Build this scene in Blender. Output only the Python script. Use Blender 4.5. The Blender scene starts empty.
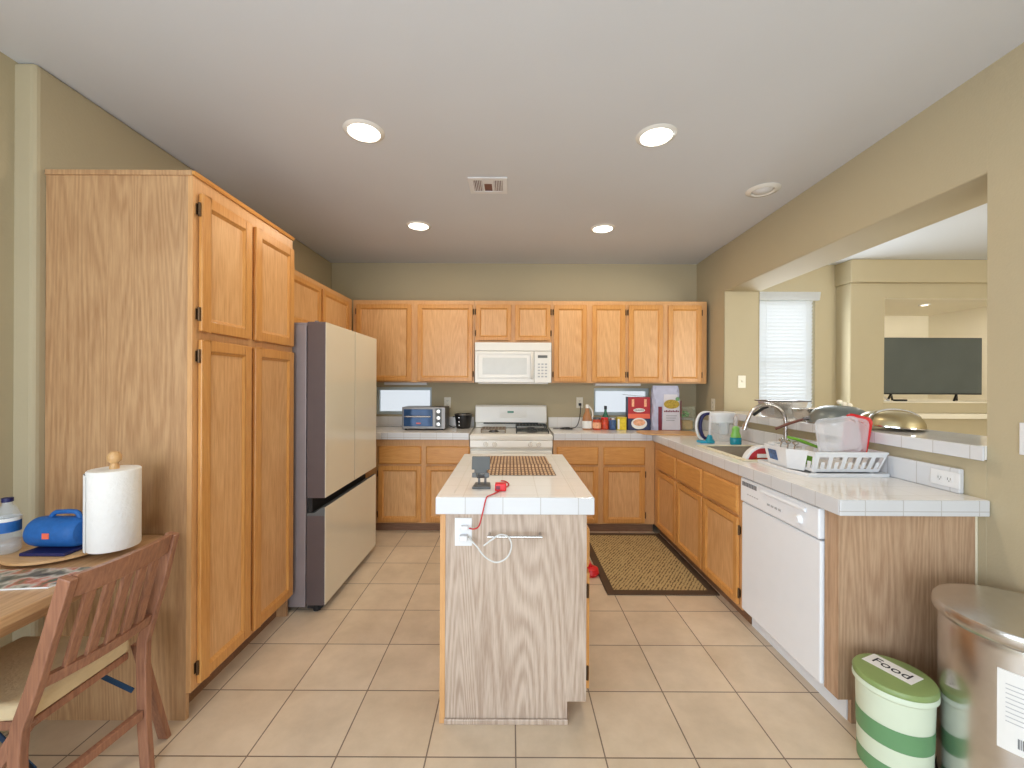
import bpy, bmesh, math, random
from mathutils import Vector, Matrix
random.seed(4)
SC = bpy.context.scene
COL = SC.collection

# ---------------------------------------------------------------- camera, world, lights, exposure
F = 415.0
HC = 1.385                      # eye height
cam = bpy.data.cameras.new('camera')
cam.sensor_width = 36; cam.lens = F / 1024 * 36; cam.shift_x = 0.001; cam.clip_start = 0.05
cam_o = bpy.data.objects.new('camera', cam); COL.objects.link(cam_o)
cam_o.location = (0, 0, HC); cam_o.rotation_euler = (math.pi / 2, -0.0045, 0)   # a hair of roll, as in the photo
SC.camera = cam_o
SC.view_settings.view_transform = 'Standard'
SC.view_settings.look = 'None'
SC.view_settings.exposure = -0.10
SC.view_settings.gamma = 1.0
SC.view_settings.use_curve_mapping = False

world = bpy.data.worlds.new('world'); SC.world = world; world.use_nodes = True
wn = world.node_tree.nodes; wl = world.node_tree.links
bg = wn['Background']
tcw = wn.new('ShaderNodeTexCoord'); sep = wn.new('ShaderNodeSeparateXYZ'); rampw = wn.new('ShaderNodeValToRGB')
wl.new(tcw.outputs['Generated'], sep.inputs[0]); wl.new(sep.outputs['Z'], rampw.inputs[0])
rampw.color_ramp.elements[0].position = 0.0; rampw.color_ramp.elements[0].color = (0.80, 0.86, 0.92, 1)
rampw.color_ramp.elements[1].position = 0.5; rampw.color_ramp.elements[1].color = (0.86, 0.93, 1.0, 1)
wl.new(rampw.outputs[0], bg.inputs[0]); bg.inputs[1].default_value = 1.15


def area(name, loc, rot, sx, sy, power, color):
    l = bpy.data.lights.new(name, 'AREA'); l.shape = 'RECTANGLE'; l.size = sx; l.size_y = sy
    l.energy = power; l.color = color
    o = bpy.data.objects.new(name, l); COL.objects.link(o); o.location = loc; o.rotation_euler = rot
    return o


R90 = math.pi / 2
area('daylight_rear_slider', (-0.5, -2.44, 1.15), (R90 + 0.12, 0, 0), 2.5, 2.1, 105, (0.76, 0.88, 1.0))
area('daylight_dining_window', (-2.04, -0.95, 1.45), (0, -R90, 0), 1.5, 1.6, 58, (0.78, 0.89, 1.0))
area('fill_living_rear', (4.3, -2.44, 1.3), (R90 + 0.65, 0, 0), 2.9, 2.1, 225, (1.0, 0.97, 0.86))  # unseen fill added, tilted up to brighten the living room ceiling
area('daylight_living_window', (2.93, 4.36, 1.62), (-R90, 0, 0), 0.58, 1.25, 26, (0.86, 0.94, 1.0))
area('daylight_outside_window', (2.93, 4.80, 1.75), (-R90, 0, 0), 0.9, 1.6, 8, (0.90, 0.96, 1.0))
CAN_POWER = 6.8

# ---------------------------------------------------------------- materials


def srgb(r, g, b):
    def f(c):
        c /= 255.0
        return c / 12.92 if c <= 0.04045 else ((c + 0.055) / 1.055) ** 2.4
    return (f(r), f(g), f(b), 1)


def newmat(name):
    m = bpy.data.materials.new(name); m.use_nodes = True
    nt = m.node_tree
    return m, nt, nt.nodes, nt.links, nt.nodes['Principled BSDF']


def ramp(n, stops):
    r = n.new('ShaderNodeValToRGB'); e = r.color_ramp.elements
    while len(e) < len(stops): e.new(0.5)
    for i, (p, c) in enumerate(stops):
        e[i].position = p; e[i].color = c
    return r


def plain(name, col, rough=0.5, metal=0.0, var=0.06, scale=14, bump=0.0, alpha=1.0, trans=0.0, emit=0.0, spec=0.5, aniso=0):
    m, nt, n, l, b = newmat(name)
    c = srgb(*col)
    tc = n.new('ShaderNodeTexCoord'); no = n.new('ShaderNodeTexNoise'); no.inputs['Scale'].default_value = scale
    no.inputs['Detail'].default_value = 3
    l.new(tc.outputs['Object'], no.inputs['Vector'])
    r = ramp(n, [(0.3, tuple(x * (1 - var) for x in c[:3]) + (1,)), (0.7, tuple(min(1, x * (1 + var)) for x in c[:3]) + (1,))])
    l.new(no.outputs['Fac'], r.inputs[0]); l.new(r.outputs[0], b.inputs['Base Color'])
    b.inputs['Roughness'].default_value = rough; b.inputs['Metallic'].default_value = metal
    b.inputs['Specular IOR Level'].default_value = spec
    b.inputs['Transmission Weight'].default_value = trans
    b.inputs['Alpha'].default_value = alpha
    if emit:
        l.new(r.outputs[0], b.inputs['Emission Color']); b.inputs['Emission Strength'].default_value = emit
    if bump:
        bp = n.new('ShaderNodeBump'); bp.inputs['Strength'].default_value = bump; bp.inputs['Distance'].default_value = 0.01
        n2 = n.new('ShaderNodeTexNoise'); n2.inputs['Scale'].default_value = 90; l.new(tc.outputs['Object'], n2.inputs['Vector'])
        l.new(n2.outputs['Fac'], bp.inputs['Height']); l.new(bp.outputs[0], b.inputs['Normal'])
    return m


def wood(name, light, dark, axis='z', rough=0.4, scale=1.0, figure=0.5, fine=0.5, spec=0.5):
    m, nt, n, l, b = newmat(name)
    tc = n.new('ShaderNodeTexCoord'); mp = n.new('ShaderNodeMapping')
    s = [1, 1, 1]; s['xyz'.index(axis)] = 0.075
    mp.inputs['Scale'].default_value = [v * scale for v in s]
    l.new(tc.outputs['Object'], mp.inputs['Vector'])
    n1 = n.new('ShaderNodeTexNoise'); n1.inputs['Scale'].default_value = 5.5; n1.inputs['Detail'].default_value = 1
    n1.inputs['Distortion'].default_value = 0.25
    l.new(mp.outputs[0], n1.inputs['Vector'])
    # growth rings: many thin contour bands of the slow noise = cathedral figure
    mul = n.new('ShaderNodeMath'); mul.operation = 'MULTIPLY'; mul.inputs[1].default_value = 150
    l.new(n1.outputs['Fac'], mul.inputs[0])
    sn = n.new('ShaderNodeMath'); sn.operation = 'SINE'; l.new(mul.outputs[0], sn.inputs[0])
    n2 = n.new('ShaderNodeTexNoise'); n2.inputs['Scale'].default_value = 150; n2.inputs['Detail'].default_value = 3
    l.new(mp.outputs[0], n2.inputs['Vector'])
    n3 = n.new('ShaderNodeTexNoise'); n3.inputs['Scale'].default_value = 3.0; l.new(tc.outputs['Object'], n3.inputs['Vector'])
    a = n.new('ShaderNodeMath'); a.operation = 'MULTIPLY_ADD'; a.inputs[1].default_value = 0.10 * figure; a.inputs[2].default_value = 0.0
    l.new(sn.outputs[0], a.inputs[0])
    b2 = n.new('ShaderNodeMath'); b2.operation = 'MULTIPLY_ADD'; b2.inputs[1].default_value = 1.3 * fine
    l.new(n2.outputs['Fac'], b2.inputs[0]); l.new(a.outputs[0], b2.inputs[2])
    c2 = n.new('ShaderNodeMath'); c2.operation = 'MULTIPLY_ADD'; c2.inputs[1].default_value = 0.36
    l.new(n3.outputs['Fac'], c2.inputs[0]); l.new(b2.outputs[0], c2.inputs[2])
    mid = 0.65 * fine + 0.18
    r = ramp(n, [(max(0, mid - 0.22), srgb(*dark)), (min(1, mid + 0.20), srgb(*light))])
    l.new(c2.outputs[0], r.inputs[0]); l.new(r.outputs[0], b.inputs['Base Color'])
    b.inputs['Roughness'].default_value = rough; b.inputs['Specular IOR Level'].default_value = spec
    return m


def tiled(name, c1, c2, grout, size, origin=(0, 0, 0), mortar=0.003, rough=0.2, rot=None, mottle=0.06, bumps=0.3, size_y=None):
    m, nt, n, l, b = newmat(name)
    tc = n.new('ShaderNodeTexCoord'); mp = n.new('ShaderNodeMapping')
    mp.vector_type = 'POINT'
    if rot: mp.inputs['Rotation'].default_value = rot
    mp.inputs['Location'].default_value = origin
    l.new(tc.outputs['Object'], mp.inputs['Vector'])
    br = n.new('ShaderNodeTexBrick'); br.offset = 0; br.squash = 1
    br.inputs['Scale'].default_value = 1; br.inputs['Brick Width'].default_value = size
    br.inputs['Row Height'].default_value = size_y or size
    br.inputs['Mortar Size'].default_value = mortar; br.inputs['Mortar Smooth'].default_value = 0.1
    br.inputs['Color1'].default_value = srgb(*c1); br.inputs['Color2'].default_value = srgb(*c2); br.inputs['Mortar'].default_value = srgb(*grout)
    l.new(mp.outputs[0], br.inputs['Vector'])
    no = n.new('ShaderNodeTexNoise'); no.inputs['Scale'].default_value = 4; no.inputs['Detail'].default_value = 6; no.inputs['Roughness'].default_value = 0.65
    l.new(tc.outputs['Object'], no.inputs['Vector'])
    r = ramp(n, [(0.3, (1 - mottle, 1 - mottle * 1.2, 1 - mottle * 1.5, 1)), (0.7, (1 + mottle, 1 + mottle, 1 + mottle, 1))])
    l.new(no.outputs['Fac'], r.inputs[0])
    mx = n.new('ShaderNodeMix'); mx.data_type = 'RGBA'; mx.blend_type = 'MULTIPLY'; mx.inputs[0].default_value = 1
    l.new(br.outputs['Color'], mx.inputs[6]); l.new(r.outputs[0], mx.inputs[7]); l.new(mx.outputs[2], b.inputs['Base Color'])
    bp = n.new('ShaderNodeBump'); bp.invert = True; bp.inputs['Strength'].default_value = bumps; bp.inputs['Distance'].default_value = 0.002
    l.new(br.outputs['Fac'], bp.inputs['Height']); l.new(bp.outputs[0], b.inputs['Normal'])
    b.inputs['Roughness'].default_value = rough
    return m


def clearmat(name, col, rough=0.15, alpha=0.35):
    m = plain(name, col, rough, 0, 0.02, alpha=alpha)
    return m


T = 0.3325
M = {}
M['wall'] = plain('wall_paint', (186, 173, 143), 0.75, var=0.02, scale=2, bump=0.08)
M['ceiling'] = plain('ceiling_paint', (214, 217, 222), 0.85, var=0.012, scale=2, bump=0.03)
M['niche'] = plain('niche_paint', (236, 228, 208), 0.75, var=0.02, scale=2)
M['floor'] = tiled('floor_tile', (220, 202, 179), (213, 194, 170), (126, 108, 94), T, (1.306 + 4 * T, -1.539 + 16 * T, 0), 0.0028, 0.33, mottle=0.11)
M['carpet'] = plain('carpet', (190, 175, 150), 0.95, var=0.08, scale=60)
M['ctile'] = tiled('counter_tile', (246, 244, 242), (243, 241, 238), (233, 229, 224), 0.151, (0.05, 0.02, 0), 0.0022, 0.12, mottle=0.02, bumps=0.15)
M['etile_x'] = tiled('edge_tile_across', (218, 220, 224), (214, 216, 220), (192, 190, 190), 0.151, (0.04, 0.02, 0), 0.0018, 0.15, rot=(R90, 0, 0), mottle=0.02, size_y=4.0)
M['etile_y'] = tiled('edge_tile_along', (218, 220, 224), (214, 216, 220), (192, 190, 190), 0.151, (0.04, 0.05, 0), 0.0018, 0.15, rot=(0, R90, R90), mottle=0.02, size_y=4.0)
for ax in 'xyz':
    M['oak_' + ax] = wood('honey_oak_' + ax, (220, 162, 92), (196, 132, 66), ax, 0.33, figure=0.45, fine=0.45)
M['oak_panel'] = wood('pale_oak_panel', (228, 180, 126), (204, 150, 96), 'z', 0.36, figure=0.8, fine=0.55)
M['oak_frame_z'] = wood('oak_face_frame', (222, 172, 118), (200, 148, 96), 'z', 0.38, figure=0.4, fine=0.45)
M['oak_frame_x'] = wood('oak_face_frame_across', (214, 164, 110), (192, 140, 90), 'x', 0.38, figure=0.4, fine=0.45)
M['laminate'] = wood('oak_laminate', (200, 160, 118), (170, 128, 90), 'z', 0.36, figure=1.0, fine=0.5)
M['laminate_pale'] = wood('pale_oak_laminate', (202, 184, 168), (168, 146, 129), 'z', 0.36, figure=1.2, fine=0.5)  # paler and greyer than the other laminates
M['laminate_end'] = wood('oak_end_laminate', (200, 168, 138), (168, 134, 106), 'z', 0.36, figure=1.0, fine=0.5)
M['toe'] = wood('toe_kick_wood', (150, 112, 84), (120, 86, 62), 'x', 0.5)
M['white'] = plain('white_enamel', (236, 234, 228), 0.22, var=0.01)
M['white_cool'] = plain('dishwasher_enamel', (242, 246, 252), 0.28, var=0.01)
M['plastic_w'] = plain('white_plastic', (228, 229, 231), 0.4, var=0.015)
M['almond'] = plain('almond_plastic', (232, 226, 208), 0.4, var=0.01)
M['grey_l'] = plain('light_grey_print', (180, 182, 186), 0.5)
M['basin'] = plain('taupe_sink', (168, 158, 142), 0.35, var=0.04)
M['grey_m'] = plain('mid_grey_plastic', (120, 122, 126), 0.5)
M['charcoal'] = plain('charcoal_plastic', (98, 100, 100), 0.5)
M['black'] = plain('black_plastic', (24, 24, 27), 0.35)
M['black_m'] = plain('matte_black', (34, 32, 32), 0.7)
M['steel'] = plain('brushed_steel', (205, 202, 198), 0.26, 0.95, var=0.04, scale=40)
M['steel_can'] = plain('brushed_can_steel', (214, 214, 216), 0.22, 1.0, var=0.03, scale=40)
nt = M['steel_can'].node_tree; tg = nt.nodes.new('ShaderNodeTangent'); tg.direction_type = 'RADIAL'; tg.axis = 'Z'
nt.nodes['Principled BSDF'].inputs['Anisotropic'].default_value = 0.85; nt.links.new(tg.outputs[0], nt.nodes['Principled BSDF'].inputs['Tangent'])
nt.nodes['Principled BSDF'].inputs['Anisotropic Rotation'].default_value = 0.0
M['oven_steel'] = plain('toaster_steel', (146, 142, 140), 0.4, 0.6, var=0.04)
M['steel_d'] = plain('dark_steel', (120, 116, 114), 0.4, 0.9, var=0.05)
M['chrome'] = plain('chrome', (215, 215, 218), 0.12, 1.0, var=0.01)
M['pan_dark'] = plain('grey_nonstick', (116, 124, 124), 0.35, 0.3)
M['iron'] = plain('cast_iron', (62, 66, 64), 0.55, 0.3)
M['bronze'] = plain('bronze_hinge', (96, 74, 52), 0.45, 0.8)
M['fridge_case'] = plain('fridge_case', (150, 140, 142), 0.4, 0.2, var=0.03)
M['fridge_edge'] = plain('fridge_door_edge', (98, 86, 86), 0.4, 0.2, var=0.03)
M['fridge_glass'] = plain('fridge_cream_glass', (228, 222, 204), 0.12, 0, var=0.012, scale=3)
M['oven_glass'] = plain('blue_reflection_glass', (62, 92, 134), 0.08, 0.2, var=0.2, scale=8)  # blue reflection put into the glass colour
M['mw_window'] = plain('microwave_window', (204, 204, 198), 0.18, var=0.03)
M['screen'] = plain('tv_screen', (88, 94, 92), 0.22, var=0.10, scale=2)
M['lens'] = plain('lamp_lens', (255, 246, 232), 0.4, var=0.0, emit=6.0)
M['frost'] = plain('frosted_pane', (226, 236, 248), 0.3, var=0.02, alpha=0.10)
M['vinyl'] = plain('white_vinyl', (206, 218, 222), 0.4, var=0.01)
M['blind'] = plain('white_blind', (238, 240, 242), 0.5, var=0.01, trans=0.0)
nt = M['blind'].node_tree; tl = nt.nodes.new('ShaderNodeBsdfTranslucent'); tl.inputs[0].default_value = srgb(244, 246, 248)
mxs = nt.nodes.new('ShaderNodeMixShader'); mxs.inputs[0].default_value = 0.5
nt.links.new(nt.nodes['Principled BSDF'].outputs[0], mxs.inputs[1]); nt.links.new(tl.outputs[0], mxs.inputs[2]); nt.links.new(mxs.outputs[0], nt.nodes['Material Output'].inputs[0])
M['terry'] = plain('paper_towel', (240, 238, 234), 0.9, var=0.015, scale=30, bump=0.25)
M['chair'] = wood('chair_walnut', (172, 122, 94), (128, 86, 68), 'z', 0.32, figure=0.4)
M['cushion'] = plain('cream_cushion', (212, 190, 152), 0.75, var=0.05, bump=0.2)
M['table'] = wood('table_wood', (206, 168, 126), (172, 130, 92), 'y', 0.35, figure=0.6)
M['board'] = wood('light_round_board', (222, 180, 130), (196, 150, 100), 'x', 0.4, figure=0.5)
M['knob'] = wood('light_turned_wood', (220, 178, 124), (194, 148, 96), 'z', 0.4)
M['blue'] = plain('blue_fabric', (28, 96, 168), 0.6, var=0.08, scale=60, bump=0.2)
M['navy'] = plain('navy_cover', (28, 30, 84), 0.5)
M['orange'] = plain('orange_badge', (236, 110, 84), 0.5)
M['bracket'] = plain('blue_steel_bracket', (44, 76, 112), 0.4, 0.6)
M['red'] = plain('red_plastic', (222, 36, 44), 0.35, var=0.03)
M['red_cable'] = plain('red_cable', (196, 40, 48), 0.5)
M['cable_w'] = plain('white_cable', (218, 218, 216), 0.5)
M['green'] = plain('leaf_green_plastic', (112, 168, 48), 0.45)
M['bin_green'] = plain('olive_green_lid', (136, 158, 98), 0.4, var=0.04)
M['bin_band'] = plain('green_band', (104, 152, 106), 0.45, var=0.03)
M['bin_white'] = plain('pale_green_white', (216, 228, 206), 0.4, var=0.02)
M['paper'] = plain('paper', (236, 236, 234), 0.8, var=0.02)
M['ink'] = plain('ink', (40, 40, 46), 0.7)
M['clear'] = clearmat('clear_plastic', (236, 236, 240), 0.15, 0.32)
M['clear2'] = clearmat('thin_clear_plastic', (226, 234, 238), 0.1, 0.3)
M['teal'] = plain('teal_liquid', (20, 140, 164), 0.2)
M['lime'] = plain('lime_liquid', (134, 198, 96), 0.3)
M['sky'] = plain('light_blue_sponge', (44, 158, 196), 0.6)
M['yellow'] = plain('yellow_label', (226, 200, 50), 0.45, var=0.12, scale=40)
M['tomato'] = plain('tomato_sauce', (196, 70, 40), 0.35, var=0.3, scale=30)
M['peach'] = plain('peach_label', (238, 176, 138), 0.5, var=0.2, scale=50)
M['brown'] = plain('brown_syrup', (176, 122, 80), 0.3, var=0.1)
M['can_blue'] = plain('blue_can_label', (62, 92, 138), 0.4, var=0.5, scale=45)
M['bottle_green'] = plain('green_glass', (70, 132, 104), 0.2)
M['box_red'] = plain('red_card', (178, 44, 54), 0.5, var=0.05)
M['box_navy'] = plain('navy_card', (52, 60, 96), 0.5, var=0.06)
M['bag'] = plain('white_poly_bag', (214, 212, 222), 0.45, var=0.04)
M['bag_blue'] = plain('periwinkle_bag', (184, 188, 212), 0.45, var=0.08)
M['maroon'] = plain('maroon_print', (122, 44, 62), 0.5)
M['pasta'] = plain('dry_grain', (176, 150, 56), 0.6, var=0.35, scale=90)
M['bagclear'] = clearmat('crinkled_clear_bag', (206, 214, 190), 0.25, 0.22)
M['leafy'] = plain('leafy_greens', (84, 158, 70), 0.6, var=0.35, scale=40)
M['bread'] = plain('tan_food', (206, 170, 112), 0.7, var=0.15, scale=30)
M['cream'] = plain('cream_plastic', (230, 222, 196), 0.4)
M['mat_edge'] = plain('mat_border', (86, 66, 48), 0.85, var=0.08)
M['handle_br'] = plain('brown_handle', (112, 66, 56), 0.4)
M['petal'] = plain('white_petals', (240, 232, 214), 0.8)
M['steel_reflect'] = plain('wall_reflection_steel', (182, 168, 132), 0.33, 0.85, var=0.2, scale=5)  # reflected wall colour put into the steel, with blotches


def weave(name, c1, c2, size, rotz):
    m, nt, n, l, b = newmat(name)
    tc = n.new('ShaderNodeTexCoord'); mp = n.new('ShaderNodeMapping'); mp.inputs['Rotation'].default_value = (0, 0, rotz)
    l.new(tc.outputs['Object'], mp.inputs[0])
    w = n.new('ShaderNodeTexWave'); w.inputs['Scale'].default_value = size; w.inputs['Distortion'].default_value = 3.0; w.inputs['Detail'].default_value = 2
    w.inputs['Detail Scale'].default_value = 3
    l.new(mp.outputs[0], w.inputs[0])
    v = n.new('ShaderNodeTexVoronoi'); v.inputs['Scale'].default_value = size * 2.2; l.new(mp.outputs[0], v.inputs['Vector'])
    mm = n.new('ShaderNodeMath'); mm.operation = 'MULTIPLY_ADD'; mm.inputs[1].default_value = 0.5; l.new(v.outputs['Distance'], mm.inputs[0]); 
    m2 = n.new('ShaderNodeMath'); m2.operation = 'MULTIPLY'; m2.inputs[1].default_value = 0.6; l.new(w.outputs['Fac'], m2.inputs[0]); l.new(m2.outputs[0], mm.inputs[2])
    r = ramp(n, [(0.2, srgb(*c1)), (0.6, srgb(*c2))]); l.new(mm.outputs[0], r.inputs[0]); l.new(r.outputs[0], b.inputs['Base Color'])
    b.inputs['Roughness'].default_value = 0.85
    return m


M['mat'] = weave('woven_mat', (104, 84, 52), (192, 168, 120), 15, 0.6)
M['bamboo'] = tiled('bamboo_slats', (206, 176, 144), (196, 166, 134), (108, 76, 56), 0.0190, (0, 0, 0), 0.0042, 0.6, mottle=0.05, size_y=0.048)

# magazine cover: blotchy photo-like colours
m, nt, n, l, b = newmat('magazine_cover')
tc = n.new('ShaderNodeTexCoord'); vo = n.new('ShaderNodeTexNoise'); vo.inputs['Scale'].default_value = 14; vo.inputs['Detail'].default_value = 4
l.new(tc.outputs['Object'], vo.inputs['Vector'])
r = ramp(n, [(0.36, srgb(60, 66, 56)), (0.46, srgb(128, 122, 100)), (0.53, srgb(206, 200, 186)), (0.60, srgb(198, 120, 92)), (0.68, srgb(96, 110, 74))])
l.new(vo.outputs['Fac'], r.inputs[0]); l.new(r.outputs[0], b.inputs['Base Color']); b.inputs['Roughness'].default_value = 0.3
M['magazine'] = m

# ---------------------------------------------------------------- mesh helpers
IDENT = lambda p: p
ORG = {}                         # world location of every parent (unrotated roots)


class MB:
    def __init__(self, f=None):
        self.bm = bmesh.new(); self.f = f or IDENT

    def _add(self, verts, faces):
        vs = [self.bm.verts.new(self.f(v)) for v in verts]
        for fc in faces:
            try: self.bm.faces.new([vs[i] for i in fc])
            except ValueError: pass
        return vs

    def box(self, x0, x1, y0, y1, z0, z1):
        self._add([(x, y, z) for x in (x0, x1) for y in (y0, y1) for z in (z0, z1)],
                  [(0, 1, 3, 2), (4, 6, 7, 5), (0, 4, 5, 1), (2, 3, 7, 6), (0, 2, 6, 4), (1, 5, 7, 3)])
        return self

    def loft(self, rings, cap0=True, cap1=True, closed=True):
        n = len(rings[0]); vs = [p for r_ in rings for p in r_]; fs = []
        for k in range(len(rings) - 1):
            for i in range(n if closed else n - 1):
                j = (i + 1) % n
                fs.append((k * n + i, k * n + j, (k + 1) * n + j, (k + 1) * n + i))
        if cap0: fs.append(tuple(range(n)))
        if cap1: fs.append(tuple((len(rings) - 1) * n + i for i in range(n)))
        self._add(vs, fs); return self

    def prism(self, poly, a0, a1, axis='z'):
        def P(u, v, w):
            return {'z': (u, v, w), 'y': (u, w, v), 'x': (w, u, v)}[axis]
        self.loft([[P(u, v, a0) for u, v in poly], [P(u, v, a1) for u, v in poly]]); return self

    def lathe(self, prof, c=(0, 0, 0), n=28, axis='z', sx=1, sy=1, cap=True):
        rings = []
        for rr, h in prof:
            ring = []
            for i in range(n):
                a = 2 * math.pi * i / n; u, v = rr * math.cos(a) * sx, rr * math.sin(a) * sy
                ring.append({'z': (c[0] + u, c[1] + v, c[2] + h), 'y': (c[0] + u, c[1] + h, c[2] + v), 'x': (c[0] + h, c[1] + u, c[2] + v)}[axis])
            rings.append(ring)
        self.loft(rings, cap, cap); return self

    def cyl(self, c, r, h, n=20, axis='z', r2=None):
        return self.lathe([(r, 0), (r if r2 is None else r2, h)], c, n, axis)

    def tube(self, pts, r, n=8, closed=False, flat=1.0):
        pts = [Vector(p) for p in pts]; rings = []
        up = None; m_ = len(pts)
        for i, p in enumerate(pts):
            if closed: t = pts[(i + 1) % m_] - pts[i - 1]
            else: t = pts[min(i + 1, m_ - 1)] - pts[max(i - 1, 0)]
            t.normalize()
            if up is None: up = Vector((0, 0, 1)) if abs(t.z) < 0.9 else Vector((0, 1, 0))
            s = t.cross(up).normalized(); up = s.cross(t).normalized()
            rr = r[i] if isinstance(r, (list, tuple)) else r
            rings.append([tuple(p + (s * math.cos(2 * math.pi * k / n) + up * math.sin(2 * math.pi * k / n) * flat) * rr) for k in range(n)])
        if closed: self.loft(rings + [rings[0]], False, False)
        else: self.loft(rings)
        return self

    def bar(self, p, q, w, t, up=(0, 0, 1)):
        """rectangular bar from p to q, w wide (sideways), t thick (along up)"""
        p, q = Vector(p), Vector(q); d = (q - p).normalized(); u = Vector(up)
        s = d.cross(u).normalized(); u = s.cross(d).normalized()
        rg = []
        for e in (p, q):
            rg.append([tuple(e + s * a * w / 2 + u * b_ * t / 2) for a, b_ in ((-1, -1), (1, -1), (1, 1), (-1, 1))])
        self.loft(rg); return self

    def build(self, name, mat, parent=None, smooth=False, bevel=0.0, seg=2, local=False, label=None, sub=0):
        me = bpy.data.meshes.new(name)
        bm = self.bm
        bmesh.ops.remove_doubles(bm, verts=bm.verts, dist=1e-6)
        o_ = Vector((0, 0, 0)) if (parent is None or local) else Vector(ORG.get(parent.name, (0, 0, 0)))
        if o_.length: bmesh.ops.translate(bm, verts=bm.verts, vec=-o_)
        bmesh.ops.recalc_face_normals(bm, faces=bm.faces)
        bm.to_mesh(me); bm.free()
        o = bpy.data.objects.new(name, me); COL.objects.link(o)
        if parent is not None:
            o.parent = parent; ORG[o.name] = tuple(ORG.get(parent.name, (0, 0, 0)))
        else: ORG[o.name] = (0, 0, 0)
        me.materials.append(M[mat] if isinstance(mat, str) else mat)
        if smooth:
            for p in me.polygons: p.use_smooth = True
            me.set_sharp_from_angle(angle=math.radians(40))
        if bevel:
            md = o.modifiers.new('bevel', 'BEVEL'); md.width = bevel; md.segments = seg; md.limit_method = 'ANGLE'; md.angle_limit = math.radians(40)
            md.harden_normals = False
        if sub:
            s_ = o.modifiers.new('sub', 'SUBSURF'); s_.levels = sub; s_.render_levels = sub
        if label: o['label'] = label
        return o


def thing(name, label, cat, loc=(0, 0, 0), rotz=0.0, group=None):
    o = bpy.data.objects.new(name, None); COL.objects.link(o)
    o.location = loc; o.rotation_euler = (0, 0, rotz); o.empty_display_size = 0.05
    o['label'] = label; o['category'] = cat
    if group: o['group'] = group
    ORG[o.name] = tuple(loc)
    return o


def tag(o, label, cat, group=None):
    o['label'] = label; o['category'] = cat
    if group: o['group'] = group
    return o


def recenter(o):
    """put a single-mesh thing's origin at its base"""
    me = o.data; xs = [v.co for v in me.vertices]
    c = Vector((sum((min(v[i] for v in xs), max(v[i] for v in xs))) / 2 for i in range(3))); c.z = min(v.z for v in xs)
    for v in me.vertices: v.co -= c
    o.location = c; return o


def struct(name, mb, mat, **k):
    o = mb.build(name, mat, **k); o['kind'] = 'structure'; return o


def text(name, s, size, mat, parent, loc, rot, align='CENTER', extrude=0.0006):
    cu = bpy.data.curves.new(name, 'FONT'); cu.body = s; cu.size = size; cu.align_x = align; cu.align_y = 'CENTER'; cu.extrude = extrude
    t_ = bpy.data.objects.new(name + '_tmp', cu); COL.objects.link(t_)
    dg = bpy.context.evaluated_depsgraph_get()
    me = bpy.data.meshes.new_from_object(t_.evaluated_get(dg)); bpy.data.objects.remove(t_)
    o = bpy.data.objects.new(name, me); COL.objects.link(o); me.materials.clear(); me.materials.append(M[mat])
    if parent is not None:
        o.parent = parent; g = ORG.get(parent.name, (0, 0, 0)); loc = tuple(loc[i] - g[i] for i in range(3)); ORG[o.name] = g
    o.location = loc; o.rotation_euler = rot
    return o


def WR(p):                       # the pass-through wall runs 1.26 degrees off square: x drifts with depth
    return (p[0] - 0.022 * (YB - p[1]), p[1], p[2])


YB = 4.42; XL = -1.91; XR = 1.97; H = 2.668
HK = 0.930                       # worktop height

# ---------------------------------------------------------------- room shell
def wall_with_holes(f, u0, u1, w0, w1, v0, v1, holes):
    """wall in u (along) / w (up), thickness v0..v1, rectangular holes [(u0,u1,w0,w1)] left to right"""
    mb = MB(f); cur = u0
    for a, b_, c, d in holes:
        if a > cur: mb.box(cur, a, v0, v1, w0, w1)
        if c > w0: mb.box(a, b_, v0, v1, w0, c)
        if d < w1: mb.box(a, b_, v0, v1, d, w1)
        cur = b_
    if cur < u1: mb.box(cur, u1, v0, v1, w0, w1)
    return mb


struct('floor', MB().box(-2.3, 2.4, -2.6, 4.65, -0.08, 0), 'floor')
struct('floor_living', MB().box(2.4, 6.8, -2.6, 4.65, -0.08, 0), 'carpet')
struct('ceiling', MB().box(-2.3, 6.8, -2.6, 4.65, H, H + 0.1), 'ceiling')


WIN = [(-1.45, -0.845, 1.052, 1.345), (0.885, 1.49, 1.052, 1.345), (2.62, 3.235, 0.95, 2.32)]
struct('wall_back', wall_with_holes(None, XL - 0.15, 3.60, 0, H, YB, YB + 0.16, WIN), 'wall')
struct('wall_left', MB().box(XL - 0.12, XL, 1.66, YB, 0, H), 'wall', bevel=0.02, seg=3)
struct('wall_left_dining', wall_with_holes(lambda p: (p[1], p[0], p[2]), -2.5, 1.70, 0, H, -2.12, -1.99, [(-1.75, -0.15, 0.70, 2.20)]), 'wall')
# right wall with the pass-through
JN, JF = 1.66, 3.815
rw = MB(WR)
rw.box(XR, XR + 0.32, JF, YB, 0, H)
rw.box(XR, XR + 0.32, -2.5, JN, 0, H)
rw.box(XR, XR + 0.32, JN, JF, 0, 1.088)
rw.box(XR, XR + 0.32, JN, JF, 2.243, H)
struct('wall_right', rw, 'wall', bevel=0.008)
struct('wall_rear', wall_with_holes(None, -2.1, 6.7, 0, H, -2.6, -2.45, [(-1.8, 0.8, 0.0, 2.3), (2.8, 5.8, 0.2, 2.4)]), 'wall')
struct('wall_living_right', MB().box(6.7, 6.8, -2.5, 4.6, 0, H), 'wall')
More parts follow.
